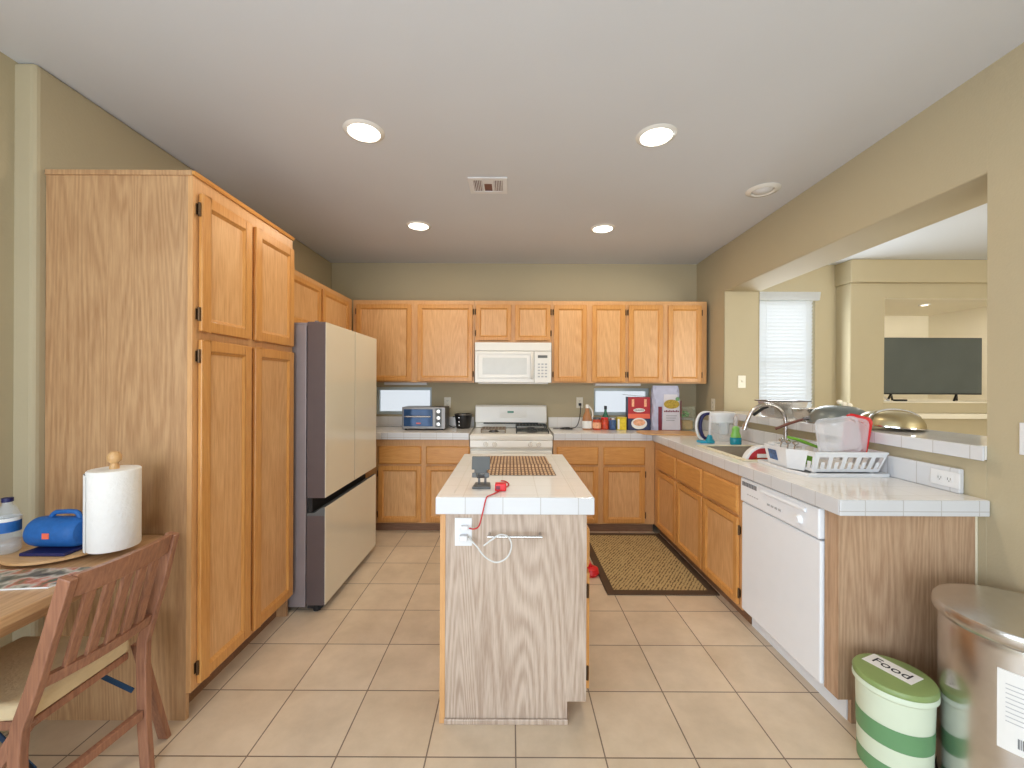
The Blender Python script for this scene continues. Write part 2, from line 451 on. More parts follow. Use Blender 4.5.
# living room bump-out with the television niche
nw = MB()
nw.box(3.46, 3.80, 4.235, YB + 0.3, 0, 2.434); nw.box(3.80, 5.42, 4.235, 5.30, 0, 1.213)
nw.box(3.80, 5.42, 4.235, 5.30, 2.275, 2.434); nw.box(5.42, 6.7, 4.235, 5.30, 0, 2.434)
struct('wall_niche', nw, 'wall', bevel=0.01)
struct('trim_1', MB().box(3.445, 6.7, 4.205, YB + 0.3, 2.434, H), 'wall', bevel=0.01)
struct('wall_niche_back', MB().box(3.80, 5.42, 5.27, 5.30, 1.213, 2.275), 'niche')
ni = MB(); ni.box(3.80, 3.803, 4.24, 5.27, 1.213, 2.275); ni.box(5.30, 5.42, 4.24, 5.27, 1.213, 2.275)
ni.box(3.80, 5.42, 4.24, 5.27, 2.272, 2.2755); ni.box(3.80, 5.42, 4.22, 5.27, 1.2125, 1.222)
struct('trim_2', ni, 'niche')
struct('trim_3', MB().box(3.75, 6.7, 4.10, 4.235, 1.06, 1.105), 'niche', bevel=0.004)

# ---------------------------------------------------------------- windows


def small_window(idx, x0, x1, z0, z1):
    y = YB + 0.07
    fr = MB(); t = 0.030
    fr.box(x0, x1, y, y + 0.04, z0, z0 + t); fr.box(x0, x1, y, y + 0.04, z1 - t, z1)
    fr.box(x0, x0 + t, y, y + 0.04, z0 + t, z1 - t); fr.box(x1 - t, x1, y, y + 0.04, z0 + t, z1 - t)
    w = struct('window_%d' % idx, fr, 'vinyl', bevel=0.003)
    MB().box(x0 + t, x1 - t, y + 0.016, y + 0.022, z0 + t, z1 - t).build('pane', 'frost', w)
    return w


small_window(1, *WIN[0]); small_window(2, *WIN[1])
x0, x1, z0, z1 = WIN[2]; y = YB + 0.08; t = 0.035
fr = MB(); fr.box(x0, x1, y, y + 0.05, z0, z0 + t); fr.box(x0, x1, y, y + 0.05, z1 - t, z1); fr.box(x0, x0 + t, y, y + 0.05, z0 + t, z1 - t)
fr.box(x1 - t, x1, y, y + 0.05, z0 + t, z1 - t); fr.box(x0 + t, x1 - t, y, y + 0.05, 1.62, 1.65)
w3 = struct('window_3', fr, 'vinyl', bevel=0.004)
MB().box(x0 + t, x1 - t, y + 0.02, y + 0.026, z0 + t, z1 - t).build('pane', 'frost', w3)
bl = thing('window_blind', 'white horizontal blind on the tall living room window seen through the pass-through', 'blind', (2.93, YB, 2.30))
hb = MB(); hb.prism([(4.42, 2.37), (4.37, 2.37), (4.385, 2.285), (4.42, 2.285)], 2.59, 3.262, 'x'); hb.build('valance', 'blind', bl, bevel=0.004)
sl = MB(); zz = 0.975
while zz < 2.285:
    sl.bar((2.63, 4.45, zz), (3.225, 4.45, zz), 0.044, 0.002, up=(0, 1.6, 1)); zz += 0.038
sl.build('slats', 'blind', bl)
lc = MB()
for xx in (2.72, 3.15): lc.tube([(xx, 4.425, 0.975), (xx, 4.425, 2.29)], 0.002, 6)
lc.build('ladder_cord', 'blind', bl)
MB().box(2.63, 3.225, 4.432, 4.468, 0.952, 0.968).build('bottom_rail', 'blind', bl, bevel=0.003)

# ---------------------------------------------------------------- cabinets
UF = 4.09        # wall cabinet face depth
BF = 3.876       # base cabinet face depth
RX = 1.345       # right run face
f_back_up = lambda p: (p[0], UF - p[1], p[2])
f_back = lambda p: (p[0], BF - p[1], p[2])
f_right = lambda p: (RX - p[1], p[0], p[2])
f_left_up = lambda p: (-1.567 + p[1], p[0], p[2])
f_pantry = lambda p: (-1.307 + p[1], p[0], p[2])
f_island = lambda p: (0.312 + p[1], p[0], p[2])


def upx(px): return (px - 511) / (F / UF)
def bpx(px): return (px - 511) / (F / BF)


def door(f, u0, u1, w0, w1, parent, ax='x', hinge=None, fw=0.040):
    mb = MB(f); t = 0.019
    mb.box(u0, u0 + fw, 0.001, t, w0, w1); mb.box(u1 - fw, u1, 0.001, t, w0, w1)
    mb.box(u0 + fw, u1 - fw, 0.001, t, w0, w0 + fw); mb.box(u0 + fw, u1 - fw, 0.001, t, w1 - fw, w1)
    # sloping moulding inside the frame
    a0, a1, c0, c1 = u0 + fw, u1 - fw, w0 + fw, w1 - fw; g = 0.014
    o = [(a0, c0), (a1, c0), (a1, c1), (a0, c1)]; i_ = [(a0 + g, c0 + g), (a1 - g, c0 + g), (a1 - g, c1 - g), (a0 + g, c1 - g)]
    for k in range(4):
        j = (k + 1) % 4
        mb._add([(o[k][0], t - 0.002, o[k][1]), (o[j][0], t - 0.002, o[j][1]), (i_[j][0], 0.006, i_[j][1]), (i_[k][0], 0.006, i_[k][1])], [(0, 1, 2, 3)])
    d = mb.build('door', 'oak_z', parent, bevel=0.004)
    p = MB(f); p.box(a0 + g * 0.6, a1 - g * 0.6, 0.002, 0.008, c0 + g * 0.6, c1 - g * 0.6); p.build('panel', 'oak_panel', d)
    if hinge:
        for wz in (w0 + 0.07, w1 - 0.07):
            h = MB(f); e = u0 - 0.006 if hinge == 'lo' else u1 + 0.006
            h.cyl((e, 0.010, wz - 0.028), 0.0055, 0.056, 8); h.box(min(e, e + (-.007 if hinge == 'lo' else .007)), max(e, e + (-.007 if hinge == 'lo' else .007)), 0.0, 0.003, wz - 0.022, wz + 0.022)
            h.build('hinge', 'bronze', d)
    return d


def drawer(f, u0, u1, w0, w1, parent, ax='x'):
    mb = MB(f); g = 0.012
    mb.loft([[(u0, 0.001, w0), (u1, 0.001, w0), (u1, 0.001, w1), (u0, 0.001, w1)],
             [(u0, 0.012, w0), (u1, 0.012, w0), (u1, 0.012, w1), (u0, 0.012, w1)],
             [(u0 + g, 0.020, w0 + g), (u1 - g, 0.020, w0 + g), (u1 - g, 0.020, w1 - g), (u0 + g, 0.020, w1 - g)]])
    return mb.build('drawer', 'oak_' + ax, parent, bevel=0.002)


def carcass(f, u0, u1, w0, w1, depth, parent, name='carcass', mat='oak_frame_z', ends='laminate', toe=0.0, toe_rec=0.06, openback=False):
    b_ = MB(f); t = 0.018
    b_.box(u0, u0 + t, -depth, -0.02, w0, w1); b_.box(u1 - t, u1, -depth, -0.02, w0, w1)
    b_.box(u0 + t, u1 - t, -depth, -depth + 0.01, w0, w1); b_.box(u0 + t, u1 - t, -depth + 0.01, -0.02, w0, w0 + t)
    if not openback: b_.box(u0 + t, u1 - t, -depth + 0.01, -0.02, w1 - t, w1)
    b_.build(name, ends, parent)
    ff = MB(f); ff.box(u0, u1, -0.02, 0, w0, w1); ff.build('face_frame', mat, parent, bevel=0.001)
    if toe:
        MB(f).box(u0 + .001, u1 - .001, -toe_rec - 0.015, -toe_rec, 0, toe).build('toe_kick', 'toe', parent)


TOPU, BOTU = 2.205, 1.397
# back wall cabinets
c = thing('wall_cabinet', 'two-door oak wall cabinet above the toaster oven, beside the refrigerator', 'cabinet', (-0.96, UF, BOTU))
carcass(f_back_up, upx(353), upx(474.2), BOTU, TOPU, 0.33, c)
door(f_back_up, upx(356.5), upx(411.5), 1.411, 2.163, c, hinge='lo'); door(f_back_up, upx(417.5), upx(472.5), 1.411, 2.163, c, hinge='hi')
c = thing('wall_cabinet', 'short two-door oak wall cabinet directly above the white microwave', 'cabinet', (0.02, UF, 1.792))
carcass(f_back_up, upx(474.4), upx(551.6), 1.792, TOPU, 0.33, c)
door(f_back_up, upx(476), upx(511), 1.814, 2.163, c, hinge='lo', fw=0.036); door(f_back_up, upx(514.8), upx(550), 1.814, 2.163, c, hinge='hi', fw=0.036)
c = thing('wall_cabinet', 'two-door oak wall cabinet just right of the microwave', 'cabinet', (0.77, UF, BOTU))
carcass(f_back_up, upx(551.8), upx(626.4), BOTU, TOPU, 0.33, c)
door(f_back_up, upx(553.6), upx(586.4), 1.411, 2.163, c, hinge='lo'); door(f_back_up, upx(591.5), upx(624.7), 1.411, 2.163, c, hinge='hi')
c = thing('wall_cabinet', 'two-door oak wall cabinet in the right corner above the oats box and rice bag', 'cabinet', (1.5, UF, BOTU))
carcass(f_back_up, upx(626.6), upx(706.5), BOTU, TOPU, 0.33, c)
door(f_back_up, upx(628.2), upx(662.3), 1.411, 2.163, c, hinge='lo'); door(f_back_up, upx(667.6), upx(700.8), 1.411, 2.163, c, hinge='hi')
# over the refrigerator
c = thing('wall_cabinet', 'oak wall cabinet with two doors above the refrigerator on the left wall', 'cabinet', (-1.567, 3.2, 1.80))
carcass(f_left_up, 2.49, 4.085, 1.80, TOPU, 0.335, c)
door(f_left_up, 2.84, 3.385, 1.815, 2.163, c, 'y'); door(f_left_up, 3.42, 3.97, 1.815, 2.163, c, 'y')

# pantry
pan = thing('pantry_cabinet', 'tall oak pantry cabinet with four doors at the left beside the refrigerator', 'cabinet', (-1.6, 2.09, 0))
P0, P1, PT = 1.70, 2.477, 2.245
MB().box(XL + .002, -1.327, P0, P0 + 0.018, 0.0, PT).build('end_panel', 'laminate', pan, label='woodgrain laminate side')
b_ = MB(); b_.box(XL + .002, -1.327, P1 - 0.018, P1, 0.0, PT); b_.box(XL + .002, -1.89, P0 + .018, P1 - .018, 0.1, PT); b_.box(-1.89, -1.327, P0 + .018, P1 - .018, PT - 0.018, PT)
b_.box(-1.89, -1.327, P0 + .018, P1 - .018, 0.1, 0.118); b_.build('carcass', 'laminate', pan)
MB().box(-1.327, -1.307, P0, P1, 0.112, PT).build('face_frame', 'oak_frame_z', pan, bevel=0.001)
MB().box(-1.40, -1.385, P0 + .019, P1 - .019, 0, 0.112).build('toe_kick', 'toe', pan)
MB().prism([(-1.307, PT - .010), (-1.300, PT - .010), (-1.295, PT + .006), (-1.307, PT + .006)], P0 - 0.004, P1, 'y').build('top_moulding', 'oak_y', pan)
MB().box(XL + .003, -1.307, P0 - 0.006, P0 - .0002, PT - 0.012, PT + .008).build('top_edge_strip', 'laminate', pan)
PM = 2.075
for (u0, u1, hg) in ((P0 + 0.03, PM - 0.012, 'lo'), (PM + 0.020, P1 - 0.012, None)):
    door(f_pantry, u0, u1, 0.13, 1.565, pan, 'y', hg, 0.048); door(f_pantry, u0, u1, 1.60, 2.175, pan, 'y', hg, 0.048)

# base cabinets on the back wall
CT = 0.865
c = thing('base_cabinet', 'two-door oak base cabinet with two drawers between refrigerator and stove', 'cabinet', (-0.84, BF, 0))
carcass(f_back, -1.60, -0.387, 0.08, CT, 0.53, c, toe=0.08, toe_rec=0.04, ends='laminate')
for a, b2, hg in ((379, 421.8, 'lo'), (426.5, 470.3, None)):
    drawer(f_back, bpx(a), bpx(b2), 0.634, 0.802, c); door(f_back, bpx(a), bpx(b2), 0.097, 0.617, c, hinge=hg)
c = thing('base_cabinet', 'two-door oak base cabinet with two drawers right of the stove', 'cabinet', (0.85, BF, 0))
carcass(f_back, 0.397, RX - 0.001, 0.08, CT, 0.53, c, toe=0.08, toe_rec=0.04)
for a, b2, hg in ((557, 598.5, None), (603.5, 645, 'hi')):
    drawer(f_back, bpx(a), bpx(b2), 0.634, 0.802, c); door(f_back, bpx(a), bpx(b2), 0.097, 0.617, c, hinge=hg)

# right run: corner unit, sink unit (no lid: the basin hangs in it)
c = thing('base_cabinet', 'narrow one-door oak base cabinet in the right corner, farthest of the sink run', 'cabinet', (RX, 3.6, 0))
carcass(f_right, 3.335, BF - 0.002, 0.08, CT, 0.55, c, toe=0.08, toe_rec=0.05)
drawer(f_right, 3.35, 3.775, 0.625, 0.795, c, 'y'); door(f_right, 3.35, 3.775, 0.10, 0.607, c, 'y')
c = thing('base_cabinet', 'oak sink base cabinet with two doors next to the dishwasher', 'cabinet', (RX, 2.87, 0))
carcass(f_right, 2.402, 3.333, 0.08, CT, 0.55, c, toe=0.08, toe_rec=0.05, openback=True)
for a, b2, hg in ((2.43, 2.865, 'lo'), (2.89, 3.322, None)):
    drawer(f_right, a, b2, 0.625, 0.795, c, 'y'); door(f_right, a, b2, 0.10, 0.607, c, 'y', hg)

# peninsula end: panel and corner post
c = thing('end_panel', 'wood-grain laminate end panel of the peninsula behind the bins', 'cabinet panel', (1.6, 1.71, 0))
pe = MB(lambda p: (p[0] - 0.022 * (YB - p[1]) if p[0] > 1.9 else p[0], p[1], p[2]))
pe.box(RX, XR - .002, 1.70, 1.718, 0.098, CT)
pe.box(RX + 0.055, XR - .002, 1.700, 1.718, 0.0, 0.098)
pe.build('panel', 'laminate_end', c)
MB().box(RX, RX + 0.02, 1.7185, 1.775, 0.098, CT).build('corner_stile', 'laminate_end', c)
MB(WR).tube([(XR - .004, 1.697, 0.1), (XR - .003, 1.697, 0.5), (XR - .005, 1.697, 0.86)], 0.004, 6).build('caulk_bead', 'cream', c)

# dishwasher
dw = thing('dishwasher', 'white built-in dishwasher at the near end of the sink run', 'dishwasher', (RX, 2.09, 0))
MB().box(RX + 0.03, RX + 0.56, 1.79, 2.395, 0.11, 0.855).build('tub_body', 'grey_m', dw)
MB().box(RX - 0.012, RX + 0.029, 1.782, 2.392, 0.100, 0.715).build('door', 'white_cool', dw, bevel=0.008, seg=3)
cp = MB().box(RX - 0.020, RX + 0.029, 1.782, 2.392, 0.722, 0.856).build('control_panel', 'white_cool', dw, bevel=0.008, seg=3)
MB().prism([(RX - 0.0205, .815), (RX - 0.030, .822), (RX - 0.030, .828), (RX - 0.0205, .836)], 1.86, 2.19, 'y').build('handle_lip', 'white_cool', cp)
vg = MB()
for i in range(9): vg.box(RX - 0.0215, RX - 0.0195, 2.235 + i * 0.0155, 2.246 + i * 0.0155, 0.815, 0.838)
vg.build('vent', 'grey_m', cp)
MB().lathe([(0.020, 0), (0.020, -0.004), (0.014, -0.018), (0.0, -0.018)], (RX - 0.020, 1.90, 0.772), 20, 'x').build('dial', 'white_cool', cp, smooth=True)
bt = MB()
for i in range(4): bt.box(RX - 0.0225, RX - 0.0198, 2.03 + i * 0.03, 2.05 + i * 0.03, 0.766, 0.776)
bt.build('button', 'grey_l', cp)
pb = MB()
for k in range(5): pb.box(RX - 0.0212, RX - 0.0199, 2.22 + k * .022, 2.235 + k * .022, 0.772, 0.776)
pb.build('print_line', 'grey_l', cp)
MB().box(RX + 0.050, RX + 0.062, 1.72, 2.392, 0.0, 0.098).build('kick_plate', 'white_cool', dw)

# ---------------------------------------------------------------- worktops
TH = 0.064


def slab(mb_top, name, parent, edges):
    pass


# left worktop
wt = thing('countertop', 'short white tiled countertop under the toaster oven left of the stove', 'countertop', (-1.1, 4.1, CT))
MB().box(XL + .002, -0.389, 3.846, YB - .002, CT + .001, HK).build('top', 'ctile', wt, bevel=0.002, seg=2)
MB().box(XL + .002, -0.389, YB - 0.020, YB - .002, HK + .0005, HK + 0.105).build('backsplash', 'ctile', wt, bevel=0.004)
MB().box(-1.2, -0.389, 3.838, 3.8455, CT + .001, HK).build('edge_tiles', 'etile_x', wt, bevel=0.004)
# right L worktop with sink cutout
SX0, SX1, SY0, SY1 = 1.40, 1.80, 2.47, 3.09
wt = thing('countertop', 'long L-shaped white tiled countertop running from the stove round the sink to the peninsula end', 'countertop', (1.6, 2.8, CT))
XF = 1.317
wf = lambda p: (p[0] - 0.022 * (YB - p[1]) if p[0] > 1.9 else p[0], p[1], p[2])
tp = MB(wf); z0, z1 = CT + .001, HK
YE = 1.655


def poly_with_hole(mb, outer_rects):
    for r_ in outer_rects: mb.box(*r_, z0, z1)


xs_ = [0.399, XF, SX0, SX1, XR - .002]; ys_ = [YE, SY0, SY1, 3.846, YB - .002]
# vertex-shared grid so that no seams show
grid = {}
cells = []
for i in range(4):
    for j in range(4):
        if i == 0 and j < 3: continue
        if i == 2 and j == 1: continue
        cells.append((i, j))
vs = {}


def gv(i, j, z):
    k = (i, j, z)
    if k not in vs: vs[k] = tp.bm.verts.new(wf((xs_[i], ys_[j], z)))
    return vs[k]


cs = set(cells)
for i, j in cells:
    for z in (z0, z1): tp.bm.faces.new([gv(i, j, z), gv(i + 1, j, z), gv(i + 1, j + 1, z), gv(i, j + 1, z)])
    for (di, dj), (a, b2) in (((0, -1), ((0, 0), (1, 0))), ((1, 0), ((1, 0), (1, 1))), ((0, 1), ((1, 1), (0, 1))), ((-1, 0), ((0, 1), (0, 0)))):
        if (i + di, j + dj) not in cs:
            tp.bm.faces.new([gv(i + a[0], j + a[1], z0), gv(i + b2[0], j + b2[1], z0), gv(i + b2[0], j + b2[1], z1), gv(i + a[0], j + a[1], z1)])
tp.build('top', 'ctile', wt, bevel=0.002, seg=2)
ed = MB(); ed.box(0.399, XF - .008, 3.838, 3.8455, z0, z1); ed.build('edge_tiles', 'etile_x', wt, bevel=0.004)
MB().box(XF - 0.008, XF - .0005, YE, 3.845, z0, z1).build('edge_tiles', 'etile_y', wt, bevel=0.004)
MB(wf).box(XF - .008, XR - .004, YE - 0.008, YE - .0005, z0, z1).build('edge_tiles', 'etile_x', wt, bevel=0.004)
MB(WR).box(XR - 0.024, XR - .002, 1.745, YB - .022, HK + .0005, HK + 0.105).build('backsplash', 'etile_y', wt, bevel=0.006, seg=3)
MB().box(0.399, XR - .025, YB - 0.022, YB - .002, HK + .0005, HK + 0.105).build('backsplash', 'ctile', wt, bevel=0.004)
# bar ledge in the pass-through
lg = thing('bar_ledge', 'raised white tiled ledge of the pass-through opening above the sink', 'ledge', (2.1, 2.7, 1.09))
MB(WR).box(XR - 0.040, XR + 0.36, JN + .004, JF - .004, 1.0885, 1.146).build('top', 'ctile', lg, bevel=0.002, seg=2)
MB(WR).box(XR - 0.048, XR - 0.0405, JN + .004 - .03, JF - .004, 1.089, 1.146).build('edge_tiles', 'etile_y', lg, bevel=0.004)

# ---------------------------------------------------------------- outlets and switches


def outlet(f, u, w, parent_label, kind='outlet', hw=0.035, hh=0.057, mat='plastic_w', landscape=False):
    t_ = thing('wall_outlet' if kind == 'outlet' else 'light_switch', parent_label, 'outlet' if kind == 'outlet' else 'switch', f((u, 0, w)))
    if landscape: hw, hh = hh, hw
    MB(f).box(u - hw, u + hw, 0.0004, 0.006, w - hh, w + hh).build('cover_plate', mat, t_, bevel=0.002)
    s_ = MB(f)
    if kind == 'outlet':
        for d in (-0.02, 0.02):
            uu, ww = (u + d, w) if landscape else (u, w + d)
            r_ = MB(f); r_.box(uu - .013, uu + .013, 0.006, 0.0072, ww - .013, ww + .013)
            r_.build('receptacle', mat, t_, bevel=0.001)
            s_.box(uu - .007, uu - .005, 0.0072, 0.0078, ww - .004, ww + .006); s_.box(uu + .005, uu + .007, 0.0072, 0.0078, ww - .004, ww + .006); s_.box(uu - .002, uu + .002, 0.0072, 0.0078, ww - .010, ww - .006)
        s_.build('slots', 'charcoal', t_)
    else:
        MB(f).box(u - .005, u + .005, 0.006, 0.016, w - .004, w + .014).build('toggle', mat, t_, bevel=0.001)
    return t_


f_bw = lambda p: (p[0], YB - p[1], p[2])
f_rw = lambda p: (XR - 0.022 * (YB - p[0]) - p[1], p[0], p[2])
outlet(f_bw, -0.675, 1.185, 'white wall outlet between the toaster oven and the stove', mat='almond')
outlet(f_bw, 0.732, 1.19, 'white wall outlet with a black plug, right of the stove', mat='almond')
outlet(f_rw, 4.02, 1.195, 'small white outlet on the corner wall just above the water pitcher', mat='almond')
f_jamb = lambda p: (p[0], JF - p[1], p[2])
outlet(f_jamb, 2.12, 1.415, 'white switch plate on the far jamb of the pass-through', 'switch', mat='almond')
f_bs = lambda p: (XR - 0.0245 - 0.022 * (YB - p[0]) - p[1], p[0], p[2])
outlet(f_bs, 1.80, 0.985, 'white double outlet set sideways in the backsplash near the peninsula end', landscape=True, hh=0.062, hw=0.033)
outlet(f_rw, 1.515, 1.19, 'white outlet at the right edge above the steel bin', hh=0.06, hw=0.037)

# ---------------------------------------------------------------- refrigerator
fr = thing('refrigerator', 'tall refrigerator with cream glass doors and grey sides on the left', 'refrigerator', (-1.5, 2.97, 0))
MB().box(XL + .02, -1.236, 2.505, 3.435, 0.03, 1.735).build('case', 'fridge_case', fr, bevel=0.004)
fx0, fx1 = -1.228, -1.115


def fdoor(y0, y1, z0, z1, slope=False):
    d_ = MB()
    if slope == 'bottom': d_.prism([(fx0, z0), (fx1 - .004, z0), (fx1 - .004, z1), (fx0, z1)], y0, y1, 'y')
    else: d_.prism([(fx0, z0), (fx0 + 0.06, z0), (fx1 - .004, z0), (fx1 - .004, z1), (fx0 + .07, z1 - 0.045), (fx0, z1 - .045)] if slope == 'top' else [(fx0, z0), (fx1 - .004, z0), (fx1 - .004, z1), (fx0, z1)], y0, y1, 'y')
    d = d_.build('door', 'fridge_edge', fr, bevel=0.002)
    MB().box(fx1 - .0038, fx1, y0 + .0015, y1 - .0015, z0 + .002, z1 - .002).build('glass_face', 'fridge_glass', d, bevel=0.001)
    return d


fdoor(2.50, 2.966, 0.692, 1.755); fdoor(2.974, 3.44, 0.692, 1.755)
dl = MB().box(fx0, fx1 - .004, 2.50, 3.44, 0.045, 0.585).build('freezer_drawer', 'fridge_edge', fr, bevel=0.002)
MB().prism([(fx0, .585), (fx1 - .004, .585), (fx1 - .004, .636), (fx1 - .02, .636), (fx0 + .045, .60), (fx0, .60)], 2.50, 3.44, 'y').build('grip_recess', 'charcoal', dl)
MB().box(fx1 - .0038, fx1, 2.5015, 3.4385, 0.047, 0.636).build('glass_face', 'fridge_glass', dl, bevel=0.001)
MB().box(fx0 + .002, fx0 + .03, 2.51, 3.43, 0.602, 0.690).build('gap_strip', 'black_m', fr)
MB().box(fx0 + .01, fx1 - .02, 2.9665, 2.9735, 0.70, 1.75).build('split_strip', 'black_m', fr)  # black strip added to darken the split between the doors
hn = MB(); hn.box(-1.33, -1.15, 2.515, 2.56, 1.7355, 1.752); hn.cyl((-1.19, 2.54, 1.756), 0.012, 0.010, 12); hn.build('hinge', 'fridge_case', fr, bevel=0.002)
hn = MB(); hn.box(-1.33, -1.15, 3.38, 3.425, 1.7355, 1.752); hn.build('hinge', 'fridge_case', fr, bevel=0.002)
ft = MB()
for yy in (2.54, 3.36): ft.cyl((-1.18, yy, 0.0), 0.022, 0.045, 12); ft.cyl((-1.82, yy, 0.0), 0.022, 0.03, 12)
ft.build('foot', 'black_m', fr)
MB().box(-1.235, -1.15, 2.53, 3.41, 0.012, 0.044).build('base_grille', 'black_m', fr)

# ---------------------------------------------------------------- stove
st = thing('stove', 'white freestanding gas stove centred on the back wall', 'stove', (0.005, 4.1, 0))
x0, x1 = -0.382, 0.392
MB().box(x0 + .004, x1 - .004, 3.87, 4.39, 0.02, 0.862).build('body', 'white', st, bevel=0.004)
ck = MB(); ck.loft([[(x0, 3.852, .863), (x1, 3.852, .863), (x1, 4.395, .863), (x0, 4.395, .863)],
                    [(x0, 3.852, .905), (x1, 3.852, .905), (x1, 4.395, .925), (x0, 4.395, .925)],
                    [(x0 + .02, 3.875, .918), (x1 - .02, 3.875, .918), (x1 - .02, 4.38, .930), (x0 + .02, 4.38, .930)]])
ck.build('cooktop', 'white', st, bevel=0.006, seg=3)
bgd = MB(); bgd.prism([(4.30, .985), (4.395, .985), (4.395, 1.165), (4.335, 1.165), (4.315, 1.15)], x0 + .012, x1 - .020, 'x')
bgd.box(x0 + .016, x1 - .024, 4.33, 4.394, .9305, .985)
bk = bgd.build('backguard', 'white', st, bevel=0.006, seg=3)
MB().box(x0 + .10, x1 - .11, 4.294, 4.329, .972, .984).build('vent_slot', 'iron', bk)
MB().box(-0.115, 0.165, 4.298, 4.3035, 1.035, 1.130).build('control_inset', 'white', bk, bevel=0.001)
MB().box(-0.035, 0.030, 4.294, 4.2978, 1.085, 1.105).build('clock_display', 'bottle_green', bk)
cpn = MB().prism([(3.860, .780), (3.8695, .780), (3.8695, .861), (3.852, .861), (3.845, .80)], x0 + .003, x1 - .003, 'x').build('control_panel', 'white', st, bevel=0.003)
for kx in (-0.232, -0.150, 0.182, 0.258):
    kb = MB(); kb.lathe([(0.022, 0), (0.021, -0.012), (0.017, -0.026), (0.0, -0.027)], (kx, 3.847, .826), 18, 'y'); kb.box(kx - .0035, kx + .0035, 3.812, 3.822, .806, .846)
    kb.build('knob', 'white', cpn, smooth=True)
MB().box(x0 + .01, x1 - .01, 3.838, 3.8695, 0.24, 0.765).build('oven_door', 'white', st, bevel=0.008)
hd = MB(); hd.tube([(x0 + .08, 3.80, .72), (x1 - .08, 3.80, .72)], 0.011, 10)
for xx in (x0 + .1, x1 - .1): hd.tube([(xx, 3.80, .72), (xx, 3.84, .72)], 0.009, 8)
hd.build('door_handle', 'white', st, smooth=True)
MB().box(-0.22, 0.23, 3.835, 3.8378, 0.40, 0.64).build('oven_window', 'black', st)
MB().box(x0 + .01, x1 - .01, 3.842, 3.8695, 0.05, 0.225).build('storage_drawer', 'white', st, bevel=0.006)


def grate(cx, cy, z, wx, wy, mat, bars=5, hgt=0.022, ring=True):
    g = MB()
    a, b2 = cx - wx / 2, cx + wx / 2; c0, c1 = cy - wy / 2, cy + wy / 2
    for yy in (c0, c1): g.bar((a, yy, z + hgt), (b2, yy, z + hgt), 0.010, 0.010)
    for xx in (a, b2): g.bar((xx, c0, z + hgt), (xx, c1, z + hgt), 0.010, 0.010)
    for k in range(bars):
        xx = a + wx * (k + 1) / (bars + 1); g.bar((xx, c0, z + hgt), (xx, c1, z + hgt), 0.008, 0.010)
    g.bar((a, cy, z + hgt), (b2, cy, z + hgt), 0.008, 0.010)
    for xx in (a, b2):
        for yy in (c0, c1): g.box(xx - .005, xx + .005, yy - .005, yy + .005, z - .004, z + hgt)
    gr_ = g.build('burner_grate', mat, st)
    bb = MB(); bb.lathe([(0.05, 0), (0.05, .006), (0.036, .010), (0.036, .018), (0, .019)], (cx, cy, z - .003), 20); bb.build('burner', 'steel_d', gr_, smooth=True)


M['grate_tan'] = plain('taupe_enamel_grate', (128, 112, 92), 0.45, 0.2)
grate(-0.165, 4.02, 0.926, 0.225, 0.20, 'grate_tan', 6, 0.030)
grate(0.205, 4.22, 0.930, 0.30, 0.19, 'iron', 8, 0.040)
grate(0.205, 3.99, 0.926, 0.30, 0.20, 'iron', 5, 0.018)

# ---------------------------------------------------------------- microwave
mw = thing('microwave', 'white over-the-range microwave hung under the short cabinet', 'microwave', (0.02, 4.05, 1.38))
a, b2, y0, zb, zt = -0.352, 0.392, 4.035, 1.386, 1.790
MB().box(a, b2, y0 + .03, YB - .004, zb + .012, zt).build('body', 'white', mw, bevel=0.004)
MB().box(a, b2, y0, y0 + .0295, zt - 0.082, zt).build('vent_grille', 'white', mw, bevel=0.004)
d = MB().box(a, a + 0.575, y0, y0 + .0295, zb + .012, zt - .086).build('door', 'white', mw, bevel=0.006, seg=3)
MB().box(a + .075, a + .505, y0 - .003, y0 - .0003, zb + .095, zt - .150).build('window', 'mw_window', d, bevel=0.001)
rm = MB(); q0, q1, q2, q3 = a + .03, a + .545, zb + .055, zt - .105
rm.box(q0, q1, y0 - .006, y0 - .0003, q2, q2 + .008); rm.box(q0, q1, y0 - .006, y0 - .0003, q3 - .008, q3); rm.box(q0, q0 + .008, y0 - .006, y0 - .0003, q2 + .008, q3 - .008); rm.box(q1 - .008, q1, y0 - .006, y0 - .0003, q2 + .008, q3 - .008)
rm.build('door_rim', 'white', d, bevel=0.002)
MB().tube([(a + .553, y0 - .001, zb + .05), (a + .553, y0 - .028, zb + .08), (a + .553, y0 - .028, zt - .13), (a + .553, y0 - .001, zt - .10)], 0.010, 10).build('handle', 'white', d, smooth=True)
kp = MB().box(a + .578, b2, y0, y0 + .0295, zb + .012, zt - .086).build('control_panel', 'white', mw, bevel=0.003)
MB().box(a + .612, a + .705, y0 - .002, y0 - .0003, zt - .150, zt - .124).build('display', 'charcoal', kp)
bt = MB()
for r_ in range(5):
    for q in range(3): bt.box(a + .612 + q * .034, a + .634 + q * .034, y0 - .002, y0 - .0003, zb + .065 + r_ * .030, zb + .080 + r_ * .030)
bt.build('button', 'grey_l', kp)
MB().box(a + .03, b2 - .03, y0 + .02, YB - .05, zb, zb + .0118).build('underside_tray', 'white', mw, bevel=0.004)

# slim plain white bars, no lamp in them, below the cabinets over the windows
for nx0, nx1, lb in ((-1.30, -0.86, 'slim white bar under the cabinet above the toaster oven window'), (0.86, 1.33, 'slim white bar under the cabinet above the oats box window')):
    o = MB().box(nx0, nx1, 4.25, 4.32, BOTU - 0.026, BOTU - .0005).build('cabinet_bar', 'plastic_w', bevel=0.004); tag(o, lb, 'light'); recenter(o)

# ---------------------------------------------------------------- ceiling fixtures


